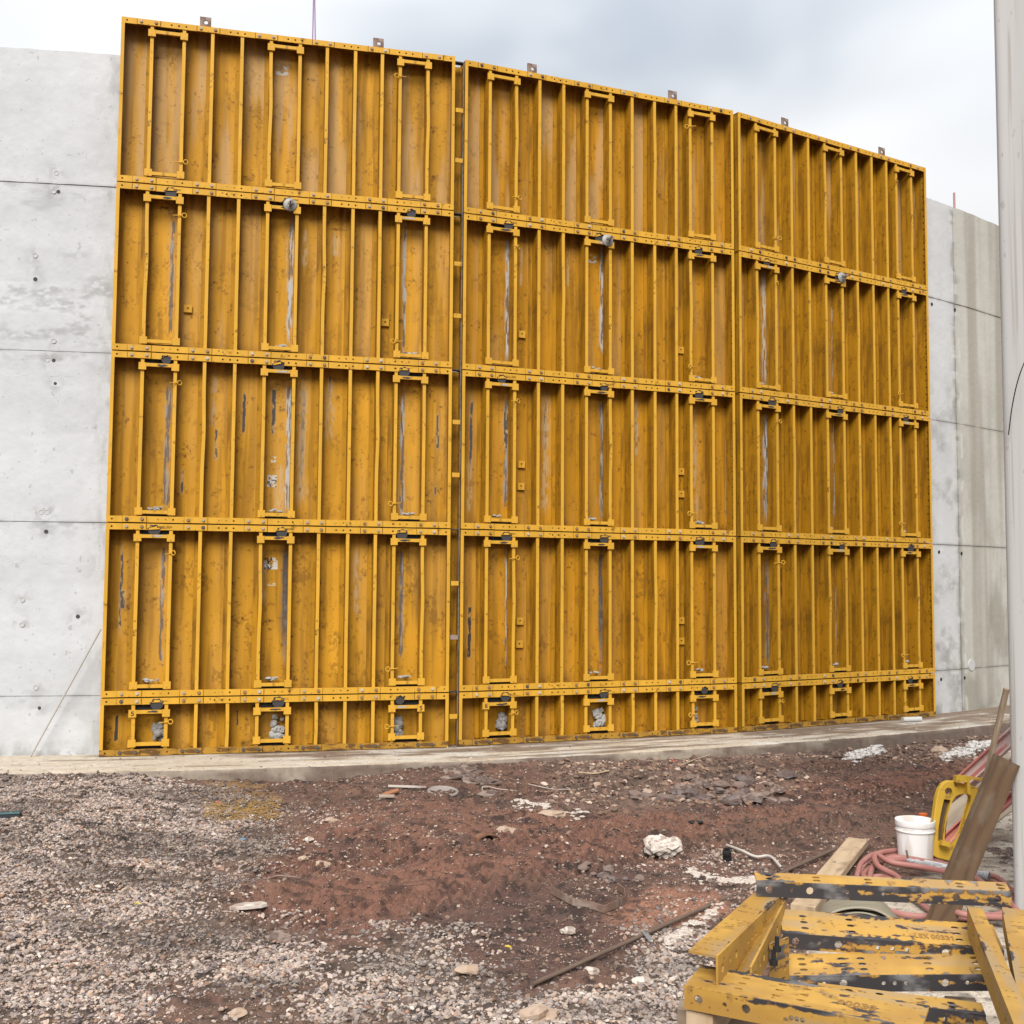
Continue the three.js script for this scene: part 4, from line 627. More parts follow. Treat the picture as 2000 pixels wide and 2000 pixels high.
// ---------------------------------------------------------------- things lying at the right
const onPad = (x, y, up = 0) => onY(x, y, PADY + up);
{ // leaning plank
  const a = onPad(1832, 1812, 0.0), b = at(1966, 1484, 7.36);
  tag(mesh('leaning_plank', beamBox(a, b, 0.18, 0.05, V(0.3, 0.2, 1)), mWoodDark), 'wide weathered brown plank leaning against the pale concrete pier', 'plank');
  tag(mesh('wooden_pole', rod(onPad(1868, 1770, 0.01), at(1966, 1345, 7.33), 0.02, 12), mWoodGrey), 'slim wooden pole leaning behind the wide brown plank', 'pole');
}
{ const a = at(1676, 1643.4, 9.25), b = at(1568, 1777, 7.35); tag(mesh('ground_plank', beamBox(a, b, 0.158, 0.05, V(0, 1, 0.04)), mWoodPale), 'pale straight plank lying on the ground left of the hose', 'plank'); }
{ // bucket
  const c = at(1787, 1600, 9.0), p = V(c.x, -0.385, c.z), H = c.y - p.y, R = 0.15, t = thing('plastic_bucket', 'white plastic bucket standing on the ground beside the yellow frame', 'bucket', p);
  const pr = [[0, 0.004], [R * 0.85, 0.004], [R * 0.87, 0.012], [R * 0.955, H * 0.74], [R * 1.01, H * 0.745], [R * 1.015, H * 0.78], [R * 0.97, H * 0.785], [R * 0.975, H * 0.87], [R * 1.02, H * 0.875], [R * 1.03, H * 0.985], [R * 1.015, H], [R * 0.965, H], [R * 0.95, H * 0.9], [R * 0.82, 0.03], [0, 0.03]].map(q => new THREE.Vector2(...q));
  const m = std({ map: tex(256, 256, (u, v) => mix3([0.8, 0.785, 0.77], [0.5, 0.42, 0.36], 0.6 * sst(0.58, 0.76, fbm(u * 8, v * 5, 811, 4) + 0.2 * (1 - sst(0, 0.35, v)))), true), roughness: 0.4, color: rgb(1.5, 1.5, 1.5) });
  mesh('body', new THREE.LatheGeometry(pr, 40), m, t);
  const q = at(1803, 1600, 9.35), k = thing('orange_capped_bottle', 'plastic bottle with orange cap just behind the white bucket', 'bottle', V(q.x, -0.38, q.z)), h = q.y + 0.38 + 0.01;
  mesh('body', new THREE.LatheGeometry([[0, 0], [0.05, 0], [0.055, 0.02], [0.055, h - 0.12], [0.03, h - 0.04], [0.03, h - 0.01], [0, h - 0.01]].map(v => new THREE.Vector2(...v)), 20), m, k);
  mesh('cap', new THREE.CylinderGeometry(0.036, 0.036, 0.05, 20).translate(0, h + 0.012, 0), std({ color: rgb(0.85, 0.19, 0.03), roughness: 0.45 }), k);
}
{ // yellow frame with an opening, leaning
  const k = 0.2071 / F * 9.0, S = (x, y) => new THREE.Vector2((x - 1050) * k, (1570 - y) * k), s = new THREE.Shape();
  const out = [[1075, 1600], [930, 1572], [838, 1545], [806, 1490], [812, 1400], [828, 1290], [850, 1210], [868, 1120], [880, 1060], [900, 990], [930, 925], [968, 890], [1020, 876], [1100, 892], [1180, 915], [1262, 935], [1290, 1000], [1285, 1080], [1250, 1130], [1170, 1310], [1150, 1420], [1140, 1520]];
  s.setFromPoints(new THREE.SplineCurve(out.map(q => S(...q)).concat([S(...out[0])])).getPoints(110));
  const inn = [[1040, 1030], [1075, 1000], [1140, 985], [1190, 1000], [1195, 1040], [1165, 1110], [1120, 1230], [1080, 1330], [1010, 1410], [960, 1440], [925, 1415], [935, 1330], [955, 1240], [990, 1130], [1015, 1070]];
  const hp = new THREE.Path(); hp.setFromPoints(new THREE.SplineCurve(inn.map(q => S(...q)).concat([S(...inn[0])])).getPoints(70)); s.holes.push(hp);
  const sl = new THREE.Path(); sl.setFromPoints([[948, 1035], [1005, 1045], [990, 1120], [950, 1210], [935, 1290], [922, 1405], [868, 1410], [880, 1290], [905, 1180], [925, 1110]].map(q => S(...q))); s.holes.push(sl);
  const c0 = S(995, 965), hc = new THREE.Path(); hc.absarc(c0.x, c0.y, 34 * k, 0, Math.PI * 2, true); s.holes.push(hc);
  const q0 = S(1168, 968), hq = new THREE.Path(); hq.setFromPoints([V(-28, -10), V(28, -10), V(28, 10), V(-28, 10)].map(v => new THREE.Vector2(q0.x + v.x * k, q0.y + v.y * k))); s.holes.push(hq);
  const m = std({ map: tex(512, 512, (u, v) => mix3(mix3([0.95, 0.62, 0.06], [0.8, 0.46, 0.04], fbm(u * 8, v * 8, 821, 4)), [0.25, 0.13, 0.04], 0.6 * sst(0.62, 0.76, fbm(u * 14, v * 14, 823, 4))), true), roughness: 0.5 });
  const p = at(1650 + 1050 * 0.2071, 1350 + 1575 * 0.2071, 9.0); p.y = Math.max(p.y, PADY + 0.02);
  const t = thing('yellow_frame', 'yellow steel clamp frame with a long opening standing behind the bucket', 'clamp', p); t.rotation.x = -0.12;
  mesh('frame', uvm(new THREE.ExtrudeGeometry(s, { depth: 0.05, bevelEnabled: true, bevelThickness: 0.008, bevelSize: 0.008, bevelSegments: 2, curveSegments: 10 })), m, t);
  mesh('slot_backing', uvm(new THREE.BoxGeometry(0.085, 0.34, 0.006).rotateZ(-0.2).translate(-0.1, 0.3, 0.012)), std({ color: rgb(0.16, 0.10, 0.06), roughness: 0.9 }), t);
  const arm = at(1650 + 1190 * 0.2071, 1350 + 850 * 0.2071, 8.9).sub(p);
  mesh('clamp_arm', [new THREE.BoxGeometry(0.085, 0.055, 0.06).translate(arm.x - 0.055, arm.y, arm.z), new THREE.BoxGeometry(0.17, 0.022, 0.05).rotateZ(-0.13).translate(arm.x + 0.05, arm.y + 0.005, arm.z), new THREE.BoxGeometry(0.025, 0.12, 0.05).translate(arm.x + 0.0, arm.y - 0.06, arm.z)].map(g => uvm(g)), m, t);
  const box2 = at(1650 + 950 * 0.2071, 1350 + 1455 * 0.2071, 8.88).sub(p); mesh('clamp_foot', uvm(new THREE.BoxGeometry(0.06, 0.04, 0.06).rotateZ(-0.25).translate(box2.x, box2.y, box2.z)), m, t);
}
{ // red painted channels leaning behind
  const mk = (w, h, s) => std({ map: tex(256, 256, (u, v) => mix3([0.80, 0.27, 0.22], [0.98, 0.74, 0.7], sst(w, w + 0.2, fbm(u * 5, v * 5, s, 4))), true), roughness: 0.55 });
  const ch = (label, a, b, w, m) => { const t = thing('red_channel', label, 'steel channel', a.clone()), e = b.clone().sub(a), o = V(0, 0, 0); mesh('web', beamBox(o, e, w, 0.012, V(-0.55, 0.35, 0.8)), m, t); const X = e.clone().normalize(), Z = V(-0.55, 0.35, 0.8).addScaledVector(X, -V(-0.55, 0.35, 0.8).dot(X)).normalize(), Y = Z.clone().cross(X); for (const sgn of [-1, 1]) { const d = Y.clone().multiplyScalar(sgn * (w / 2 - 0.006)).addScaledVector(Z, 0.03); mesh('flange', beamBox(d, e.clone().add(d), 0.012, 0.06, Z), m, t); } };
  ch('upper pinkish red steel channel leaning towards the pier above the yellow frame', at(1862, 1547, 9.3), at(2030, 1392, 9.0), 0.11, mk(0.42, 0, 831));
  ch('second pinkish red steel channel leaning beside the upper one with pale dust', at(1905, 1566, 9.32), at(2040, 1448, 9.05), 0.12, mk(0.36, 0, 833));
  ch('short red steel channel end showing through the yellow frame opening', at(1846, 1648, 9.02), at(1990, 1515, 9.3), 0.085, mk(0.62, 0, 835));
  ch('lowest red steel channel below the one in the frame opening', at(1853, 1668, 9.05), at(2000, 1540, 9.3), 0.06, mk(0.6, 0, 837));
  tag(mesh('cream_board', beamBox(at(1850, 1628, 9.6), at(1960, 1545, 9.9), 0.34, 0.03, V(-0.3, 0.5, 0.8)), std({ map: mWoodPale.map, color: rgb(1.15, 1.25, 1.4), roughness: 0.85 })), 'cream coloured board leaning behind the opening of the yellow frame', 'board');
}
{ // hose
  const m = std({ map: tex(256, 256, (u, v) => mix3([0.40, 0.14, 0.12], [0.52, 0.25, 0.21], fbm(u * 30, v * 6, 841, 4)), true), roughness: 0.6 }), r = 0.021, lay = 0.0;
  const pts = []; const Lp = [[[1674, 1716], [1700, 1690], [1745, 1679], [1800, 1680], [1850, 1694], [1905, 1712], [1945, 1724], [1975, 1752], [1960, 1790], [1900, 1800], [1840, 1798], [1780, 1760]], [[1725, 1726], [1690, 1722], [1702, 1704], [1750, 1690], [1800, 1698], [1850, 1704], [1900, 1718], [1960, 1742], [1990, 1770], [1985, 1800], [1930, 1806], [1850, 1800], [1765, 1800]], [[1720, 1800], [1700, 1765], [1712, 1703], [1735, 1694], [1790, 1702], [1850, 1716], [1890, 1728], [1930, 1750], [1960, 1775], [1950, 1812], [1880, 1815], [1800, 1770]], [[1775, 1765], [1750, 1735], [1716, 1722], [1712, 1700], [1740, 1712], [1800, 1716], [1850, 1728], [1890, 1740], [1930, 1768], [1975, 1792], [1980, 1815], [1920, 1820]]];
  let n = 0; for (const loop of Lp) loop.forEach(([x, y], i) => { const h = r + 0.028 * Lp.indexOf(loop) + 0.02 * Math.sin(n * 1.3); pts.push(onPad(x, y, 0).add(V(0, 0, 0)).setY(PADY + Math.max(r, h))); n++; });
  tag(mesh('hose_coil', tube(pts, r, 520, 10), m), 'dusty red rubber hose lying in loose coils behind the beam pile', 'hose');
  const pts2 = [[1672, 1722], [1684, 1700], [1712, 1686], [1770, 1676], [1830, 1684]].map(([x, y], i) => onPad(x, y).setY(PADY + r * 1.1 + 0.05 * Math.sin(i * 0.8)));
  tag(mesh('loose_hose', tube(pts2, r * 1.02, 60, 10), m), 'single outer length of red hose at the back left of the coil', 'hose');
}
{ // grey pipe with fittings behind the hose
  const a = onPad(1772, 1680, 0.10), b = onPad(1932, 1712, 0.075), t = thing('grey_pipe', 'grey and white spattered pipe with fittings lying between the hose and the bucket', 'pipe', a.clone()), e = b.clone().sub(a), m = std({ map: tex(256, 256, (u, v) => mix3(mix3([0.36, 0.36, 0.37], [0.62, 0.6, 0.6], sst(0.45, 0.6, fbm(u * 9, v * 9, 851, 4))), [0.75, 0.2, 0.5], 0.8 * sst(0.69, 0.76, fbm(u * 4, v * 4, 853, 3))), true), roughness: 0.6 });
  const f = k => e.clone().multiplyScalar(k);
  mesh('tube', rod(f(0.22), f(1), 0.03, 16), m, t); mesh('nozzle', [rod(f(0), f(0.24), 0.016, 12), rod(f(0.1), f(0.16), 0.021, 12)], m, t); mesh('collar', [rod(f(0.3), f(0.34), 0.031, 16), rod(f(0.93), f(1.0), 0.034, 16)], m, t); mesh('lever', rod(f(0.02).add(V(0, -0.02, 0)), f(0.0).add(V(-0.005, 0.075, 0)), 0.008, 8), mSteel, t);
}
{ // canvas
  const m = std({ map: tex(256, 256, (u, v) => mix3([0.235, 0.2, 0.135], [0.34, 0.295, 0.21], fbm(u * 7, v * 30, 861, 4)), true), roughness: 0.95, side: THREE.DoubleSide });
  const t = thing('canvas_tarp', 'folded olive canvas lying under the beams with a strap over the plank', 'tarpaulin', onY(1670, 1790, -0.38));
  const fold = (pts, w, n) => { const c = new THREE.CatmullRomCurve3(pts), g = new THREE.PlaneGeometry(1, 1, n, 6), p = g.attributes.position; for (let i = 0; i < p.count; i++) { const u = p.getX(i) + 0.5, v = p.getY(i) + 0.5, q = c.getPoint(u); p.setXYZ(i, q.x + (v - 0.5) * 0.08, q.y + 0.012 * Math.sin(u * 9 + v * 3) + 0.008 * vn(u * 9, v * 5, 863), q.z - (v - 0.5) * w); } g.computeVertexNormals(); return g; };
  const B = t.position, L = (list, up) => list.map(([x, y, d]) => at(x, y, d).sub(B));
  const arcs = [[[1590, 1800, 7.34], [1618, 1772, 7.3], [1660, 1760, 7.3], [1705, 1764, 7.28], [1738, 1782, 7.25], [1760, 1806, 7.2]], [[1600, 1806, 7.28], [1630, 1784, 7.25], [1668, 1774, 7.24], [1702, 1778, 7.22], [1732, 1794, 7.2], [1748, 1810, 7.18]]];
  arcs.forEach((a, i) => { mesh('fold', fold(L(a), 0.32 - i * 0.12, 40), m, t); });
  mesh('hem', [tube(L(arcs[0]).map(p => p.add(V(-0.04, 0.004, 0.165))), 0.008, 40, 6), tube(L(arcs[1]).map(p => p.add(V(-0.03, 0.002, 0.105))), 0.006, 40, 6)], std({ color: rgb(0.38, 0.34, 0.26), roughness: 0.9 }), t);
  mesh('strap', fold(L([[1598, 1800, 7.4], [1602, 1760, 7.55], [1612, 1722, 8.1], [1622, 1690, 8.45], [1634, 1686, 8.5], [1650, 1720, 8.15]]), 0.1, 30), m, t);
}
// ---------------------------------------------------------------- things lying on the ground
const up = (x, y, h) => gnd(x, y).add(V(0, h, 0));
{ const m = mRust, band = (pts, w) => { const c = new THREE.CatmullRomCurve3(pts, false, 'catmullrom', 0.1), N = 60, s = new THREE.BufferGeometry(), pos = [], idx = []; for (let i = 0; i <= N; i++) { const q = c.getPoint(i / N), tg = c.getTangent(i / N), n = V(-tg.z, 0, tg.x).multiplyScalar(0.003); for (const [a, b] of [[1, 0], [1, w], [-1, w], [-1, 0]]) pos.push(q.x + a * n.x, q.y + b, q.z + a * n.z); if (i < N) for (let k = 0; k < 4; k++) { const A = i * 4 + k, B = i * 4 + (k + 1) % 4; idx.push(A, A + 4, B, B, A + 4, B + 4); } } s.setAttribute('position', new THREE.Float32BufferAttribute(pos, 3)); s.setIndex(idx); const o = s.toNonIndexed(); o.computeVertexNormals(); return uvm(o); };
  tag(mesh('steel_strap', band([up(1076, 1742, 0.02), up(1118, 1762, 0.012), up(1159, 1782, 0.008), up(1180, 1785, 0.006), up(1204, 1782, 0.006), up(1221, 1766, 0.008), up(1219, 1750, 0.01), up(1206, 1740, 0.006)], 0.048), m), 'bent rusty steel strap lying in the reddish mud', 'steel strap');
  const a = up(1040, 1932, 0.03), b = up(1628, 1672, 0.05), t = thing('steel_rod', 'long rusty steel rod lying on the ground left of the beam pile', 'rod', a.clone()), e = b.clone().sub(a);
  mesh('bar', rod(V(0, 0, 0), e, 0.0135, 10), std({ map: tex(64, 256, (u, v) => mix3([0.105, 0.06, 0.042], [0.22, 0.15, 0.11], fbm(u * 4, v * 40, 871, 4)), true), roughness: 0.8 }), t);
  const g = up(1266, 1836, 0.03).sub(a); mesh('tab', box(0.035, 0.09, 0.006).rotateX(-1.1).rotateY(0.5).translate(g.x, g.y, g.z), mSteel, t); }
const mChalk = std({ map: tex(256, 256, (u, v) => mix3([0.72, 0.64, 0.56], [0.42, 0.32, 0.26], sst(0.45, 0.7, fbm(u * 8, v * 8, 881, 4))), true), roughness: 0.95 });
const mTan = std({ map: tex(256, 256, (u, v) => mix3([0.44, 0.30, 0.21], [0.58, 0.45, 0.34], fbm(u * 7, v * 7, 883, 4)), true), roughness: 0.95 });
const mBrownStone = [0, 1, 2].map(i => std({ map: tex(128, 128, (u, v) => mix3([[0.24, 0.17, 0.14], [0.31, 0.23, 0.19], [0.2, 0.16, 0.15]][i], [0.13, 0.085, 0.07], sst(0.4, 0.7, fbm(u * 7, v * 7, 885 + i, 4))), true), roughness: 0.95 }));
function stone(name, label, cat, x, y, r, sq, m, seed, group, turn = 0) { const p = gnd(x, y), g = lump(r, seed, name === 'rubble_stone' || name === 'earth_clod' ? 1 : 2, sq, 0.4); g.computeVertexNormals(); uvm(g); g.rotateY(turn); const o = mesh(name, g, m); o.position.copy(p); o.position.y += r * sq[1] * 0.45; return tag(o, label, cat, group); }
{ const p = gnd(1297, 1680), gs = []; const R = rng(5); for (let i = 0; i < 14; i++) gs.push(lump(0.055 + 0.03 * R(), 900 + i, 2, [1.1, 0.8, 0.9], 0.4).translate((R() - 0.5) * 0.13, 0.03 + R() * 0.055, (R() - 0.5) * 0.1)); const o = mesh('plaster_lump', gs, mChalk); o.position.copy(p); tag(o, 'knobbly whitish lump of set plaster on the red soil', 'plaster lump'); }
stone('concrete_chip', 'tan angular block at the bottom edge of the picture', 'stone', 1052, 1990, 0.075, [1.3, 0.55, 0.8], mTan, 31);
stone('concrete_chip', 'white rounded stone in the gravel left of the beam pile', 'stone', 1257, 1924, 0.05, [1.2, 0.6, 0.8], mChalk, 32);
stone('concrete_chip', 'small white stone below the long rusty rod', 'stone', 1158, 1900, 0.034, [1.2, 0.7, 0.8], mChalk, 33);
stone('concrete_chip', 'whitish triangular chip on mud above the long rusty rod', 'stone', 1108, 1821, 0.04, [1.2, 0.6, 0.9], mChalk, 34);
stone('concrete_chip', 'pale rounded stone beside the rusty half pipe', 'stone', 985, 1626, 0.07, [1.2, 0.5, 0.8], mTan, 35);
stone('concrete_chip', 'flat pale slab of stone in the middle of the ground', 'stone', 1078, 1600, 0.10, [1.3, 0.3, 0.7], mTan, 36);
stone('concrete_chip', 'small flat pale chip left of the flat slab of stone', 'stone', 1024, 1610, 0.05, [1.4, 0.35, 0.6], mChalk, 37);
stone('concrete_chip', 'pale chip on the tyre track at left centre', 'stone', 624, 1692, 0.055, [1.2, 0.4, 0.7], mTan, 38);
stone('concrete_chip', 'small pale stone on the edge of the gravel beside the tyre track', 'stone', 594, 1680, 0.04, [1.1, 0.6, 0.8], mTan, 39);
stone('concrete_chip', 'beige stone on reddish soil below the straw patch', 'stone', 649, 1604, 0.06, [1.1, 0.45, 0.8], mTan, 40);
stone('concrete_chip', 'white stone at the upper right border of the gravel', 'stone', 602, 1642, 0.04, [1.3, 0.5, 0.8], mChalk, 41);
stone('concrete_chip', 'grey stone alone on the brown dirt near the bottom', 'stone', 797, 1960, 0.035, [1.2, 0.6, 0.8], mBrownStone[1], 42);
stone('concrete_chip', 'reddish block in gravel at the lower middle', 'stone', 912, 1915, 0.055, [1.3, 0.55, 0.8], mTan, 43);
stone('concrete_chip', 'brown stone lying in the gravel left of centre', 'stone', 545, 1838, 0.055, [1.2, 0.6, 0.8], mBrownStone[1], 44);
stone('concrete_chip', 'round beige stone by the white heaps near the right wall', 'stone', 1836, 1470, 0.11, [1.2, 0.55, 0.8], mTan, 45);
stone('concrete_chip', 'tan stone at the bottom left of the brown dirt', 'stone', 462, 1985, 0.05, [1.2, 0.5, 0.8], mTan, 46);
{ // broken stones in the heap
  const R = rng(21); for (let i = 0; i < 46; i++) { const x = 1300 + 250 * R() + (R() < 0.3 ? -120 * R() : 0), y = 1523 + 52 * Math.pow(R(), 0.9); stone('rubble_stone', 'brown broken stone in the rubble heap on the ground below the middle and right panels', 'stone', x, y, 0.045 + 0.065 * Math.pow(R(), 1.6), [1.3, 0.42 + 0.2 * R(), 0.85], mBrownStone[i % 3], 300 + i, 'broken stones of the rubble heap', R() * 3); }
  for (let i = 0; i < 16; i++) stone('earth_clod', 'dark reddish clod among small stones right of the bent steel strap', 'clod', 1120 + 130 * R(), 1690 + 45 * R(), 0.02 + 0.03 * R(), [1.2, 0.6, 0.9], mBrownStone[i % 3], 380 + i, 'clods behind the bent steel strap', R() * 3);
}
const mChalkGrey = std({ map: tex(256, 256, (u, v) => mix3([0.72, 0.69, 0.65], [0.34, 0.29, 0.26], sst(0.4, 0.62, fbm(u * 11, v * 11, 889, 4))), true), roughness: 0.95 });
function heap(label, pts, r, m, n, seed) { const R = rng(seed), gs = [], c = gnd(...pts[0]); for (let i = 0; i < n; i++) { const k = Math.floor(R() * (pts.length - 1)), f = R(), p = gnd(mix(pts[k][0], pts[k + 1][0], f) + (R() - 0.5) * 14, mix(pts[k][1], pts[k + 1][1], f) + (R() - 0.5) * 9); gs.push(lump(r * (0.35 + 0.8 * R()), seed + i, 1, [1.4, 0.5, 1], 0.45).translate(p.x - c.x, p.y - c.y + r * 0.15, p.z - c.z)); } const o = mesh('plaster_crumbs', gs, m); o.position.copy(c); o.userData = { kind: 'stuff', label }; return o; }
heap('white spilled plaster heap on the ground below the right panel', [[1655, 1483], [1680, 1476], [1700, 1470], [1715, 1466]], 0.042, mChalkGrey, 190, 61);
heap('white spilled plaster streak near the foot of the right wall', [[1850, 1478], [1880, 1470], [1905, 1460], [1938, 1452]], 0.045, mChalkGrey, 260, 62);
heap('white plaster crumbs beside the left end of the top beam', [[1350, 1700], [1372, 1712], [1420, 1722], [1470, 1718], [1480, 1735]], 0.02, mChalk, 170, 63);
heap('white plaster crumbs along the rusty rod', [[1400, 1775], [1380, 1790], [1345, 1812], [1320, 1830], [1300, 1850]], 0.018, mChalk, 150, 64);
heap('pale crumbs of mortar right of centre', [[1000, 1568], [1050, 1572], [1110, 1588], [1150, 1600]], 0.022, mChalk, 80, 65);
heap('dark lumps of earth and grey stone at the foot of the ledge in the middle', [[870, 1505], [900, 1515], [940, 1525], [960, 1530]], 0.06, mBrownStone[1], 60, 66);
heap('scattered plaster crumbs left of the leaning plank', [[1560, 1712], [1580, 1730], [1570, 1760]], 0.03, mChalk, 30, 67);
heap('crumbs of concrete on the pad at far right', [[1935, 1660], [1950, 1668], [1972, 1660], [1960, 1690]], 0.025, mBrownStone[1], 34, 68);
tag(mesh('white_rod', tube([up(1420, 1656, 0.03), up(1450, 1672, 0.03), up(1478, 1681, 0.035), up(1500, 1684, 0.035), up(1527, 1703, 0.03)], 0.0115, 40, 8), std({ color: rgb(0.62, 0.56, 0.5), roughness: 0.6 })), 'bent white plastic rod on the soil behind the beam pile', 'plastic rod');
{ const p = up(1420, 1681, 0.045), t = thing('black_fitting', 'short black ribbed plastic fitting on the soil beside the bent white rod', 'pipe fitting', p); const pr = [[0.022, -0.045], [0.034, -0.045], [0.034, -0.02], [0.029, -0.015], [0.029, 0.0], [0.034, 0.004], [0.034, 0.03], [0.028, 0.034], [0.028, 0.045], [0.02, 0.045], [0.02, -0.045]].map(q => new THREE.Vector2(...q)); mesh('sleeve', new THREE.LatheGeometry(pr, 24), mBlack, t); t.rotation.set(0.35, 0, 0.12); }
{ const g = lump(0.05, 97, 2, [1.6, 0.3, 0.7], 0.3), o = mesh('black_scrap', g, mBlack); o.position.copy(up(1357, 1608, 0.01)); tag(o, 'small flat black scrap on the brown soil right of centre', 'scrap'); }
{ const p = up(865, 1553, 0.02), t = thing('bucket_lid', 'grey oval lid with raised rim lying on the ground below the filler strip', 'lid', p); mesh('lid', new THREE.LatheGeometry([[0, 0], [0.12, 0.0], [0.125, 0.018], [0.14, 0.02], [0.148, 0.006], [0.145, -0.012], [0, -0.012]].reverse().map(q => new THREE.Vector2(...q)), 36), std({ color: rgb(0.36, 0.31, 0.28), roughness: 0.7 }), t); t.rotation.set(0.12, 0, -0.05); }
tag(mesh('wood_strip', beamBox(up(758, 1551, 0.03), up(832, 1547, 0.02), 0.035, 0.015, V(0, 1, 0)), mChalk), 'thin white wooden strip lying left of the grey lid', 'wood strip');
tag(mesh('wood_offcut', beamBox(up(748, 1557, 0.02), up(778, 1553, 0.035), 0.05, 0.016, V(0.1, 1, 0.2)), std({ color: rgb(0.40, 0.17, 0.08), roughness: 0.8 })), 'orange brown wood offcut at the left end of the thin white strip', 'wood offcut');
tag(mesh('wood_offcut', beamBox(up(740, 1562, 0.02), up(770, 1560, 0.03), 0.05, 0.012, V(0.1, 1, 0.2)), mChalk), 'whitish splinter below the orange brown wood offcut', 'wood offcut');
{ const s = new THREE.Shape([[0, 0.01], [0.09, 0.0], [0.2, 0.02], [0.225, 0.05], [0.19, 0.085], [0.12, 0.08], [0.08, 0.095], [0.02, 0.06]].map(q => new THREE.Vector2(...q))); const o = mesh('stone_flake', uvm(new THREE.ExtrudeGeometry(s, { depth: 0.02, bevelEnabled: true, bevelSize: 0.004, bevelThickness: 0.004, bevelSegments: 1 }).rotateX(-Math.PI / 2)), mChalk); o.position.copy(up(450, 1772, 0.005)); o.rotation.z = 0.06; tag(o, 'long pale flat flake of concrete where gravel meets red soil', 'concrete flake'); }
tag(mesh('dry_stick', tube([up(478, 1728, 0.015), up(510, 1716, 0.02), up(545, 1713, 0.03), up(588, 1719, 0.012)], 0.006, 24, 6), mRust), 'thin curved dark stick above the pale concrete flake', 'stick');
{ const pts = []; for (let i = 0; i <= 14; i++) { const a = Math.PI * i / 14; pts.push([0.11 * Math.cos(a), 0.075 * Math.sin(a)]); } const s = new THREE.Shape(pts.map(q => new THREE.Vector2(...q)).concat(pts.slice().reverse().map(q => new THREE.Vector2(q[0] * 0.92, q[1] * 0.9)))); const o = mesh('half_pipe', uvm(new THREE.ExtrudeGeometry(s, { depth: 0.1, bevelEnabled: false })), std({ map: mRust.map, color: rgb(0.75, 0.5, 0.35), roughness: 0.9 })); o.position.copy(up(946, 1634, -0.01)); o.rotation.y = 0.4; tag(o, 'rusty curved half pipe half sunk in the red soil', 'half pipe'); }
tag(mesh('dry_stick', tube([up(1130, 1512, 0.02), up(1160, 1511, 0.02), up(1189, 1509, 0.025)], 0.009, 12, 6), mWoodPale), 'short pale stick lying in front of the ledge at centre', 'stick');
tag(mesh('dry_stick', tube([up(1328, 1499, 0.02), up(1355, 1490, 0.03), up(1385, 1481, 0.04)], 0.007, 12, 6), mWoodPale), 'thin pale stick pointing at the ledge below the middle panel', 'stick');
tag(mesh('tie_wire', tube([up(942, 1557, 0.02), up(945, 1549, 0.03), up(975, 1549, 0.02), up(1008, 1546, 0.02)], 0.004, 24, 5), mChalk), 'bent pale wire on the soil left of centre', 'wire');
tag(mesh('tie_wire', tube([up(1031, 1543, 0.02), up(1060, 1547, 0.02), up(1085, 1550, 0.02), up(1124, 1542, 0.02)], 0.004, 24, 5), mChalk), 'long curved pale wire on the brown soil at centre', 'wire');
tag(mesh('white_tube', rod(V(0, 0, 0), V(0.28, 0.0, -0.1), 0.034, 18), std({ color: rgb(0.68, 0.68, 0.66), roughness: 0.5 })), 'short white tube lying on the ledge at the foot of the right panel', 'tube').position.copy(onY(1763, 1411, 0).add(V(0, 0.036, 0)));
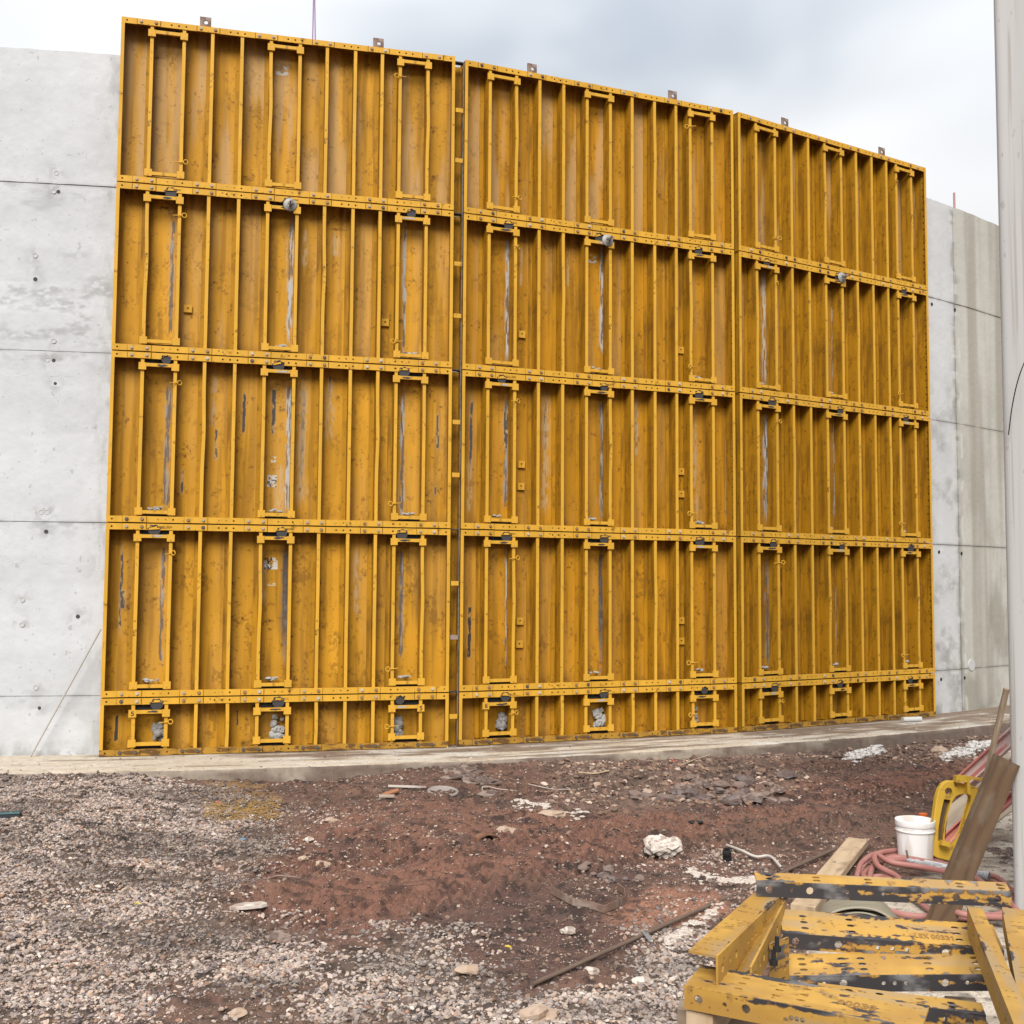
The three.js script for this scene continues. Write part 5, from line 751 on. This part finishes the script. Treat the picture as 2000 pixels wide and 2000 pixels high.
{ const p = up(0, 1597, 0.02), t = thing('dark_board_scrap', 'dark flat scrap with teal edge at the left border of the gravel', 'scrap', p); mesh('sheet', uvm(new THREE.BoxGeometry(0.3, 0.03, 0.12)), std({ color: rgb(0.03, 0.035, 0.04), roughness: 0.7 }), t); mesh('teal_edge', new THREE.BoxGeometry(0.3, 0.012, 0.012).translate(0, 0.02, 0.06), std({ color: rgb(0.09, 0.2, 0.2), roughness: 0.6 }), t); mesh('pink_rag', lump(0.04, 44, 2, [0.7, 1.2, 0.6], 0.3).translate(-0.1, 0.07, 0), std({ color: rgb(0.6, 0.3, 0.26), roughness: 0.8 }), t); t.rotation.y = 0.3; }
[[1675, 1452, [0.75, 0.13, 0.04], 'bright orange scrap in front of the ledge below the right panel', 0.035], [1490, 1475, [0.75, 0.72, 0.66], 'white triangular scrap leaning at the ledge foot', 0.05], [1350, 1559, [0.55, 0.06, 0.03], 'red scrap in the brown rubble heap', 0.03], [1571, 1539, [0.6, 0.2, 0.05], 'orange scrap right of the rubble heap', 0.03], [1314, 1487, [0.5, 0.05, 0.03], 'tiny red scrap before the ledge under the middle panel', 0.02], [334, 1531, [0.6, 0.07, 0.05], 'red scrap at the ledge foot at left', 0.026], [425, 1570, [0.6, 0.1, 0.09], 'small red scrap on the gravel beside the straw patch', 0.022], [992, 1850, [0.7, 0.5, 0.06], 'tiny yellow scrap on the dark red mud', 0.016], [268, 1765, [0.66, 0.55, 0.08], 'tiny yellow scrap in the gravel at left', 0.014], [475, 1638, [0.1, 0.3, 0.5], 'small blue scrap on the edge of the gravel', 0.018], [630, 1514, [0.75, 0.5, 0.42], 'pinkish white scrap near the ledge at left', 0.03]].forEach(([x, y, c, l, r], i) => { const o = mesh('litter_scrap', lump(r, 700 + i, 1, [1.2, 0.6, 0.7], 0.5), std({ color: rgb(...c), roughness: 0.7 })); o.position.copy(up(x, y, r * 0.3)); tag(o, l, 'scrap'); });
{ // straw
  const R = rng(91), pts = []; const gs = []; for (let i = 0; i < 420; i++) { const p = gnd(400 + 145 * R(), 1566 + 36 * R()); const l = 0.04 + 0.09 * R(), g = new THREE.BoxGeometry(l, 0.003, 0.004); g.rotateZ((R() - 0.5) * 0.6).rotateY(R() * 6.28).translate(p.x, p.y + 0.006 + 0.015 * R(), p.z); gs.push(g); }
  const o = mesh('straw', gs, std({ color: rgb(0.46, 0.27, 0.08), roughness: 0.9 })); o.userData = { kind: 'stuff', label: 'patch of ochre straw beside the gravel in front of the ledge' };
}
renderer.render(scene, camera);
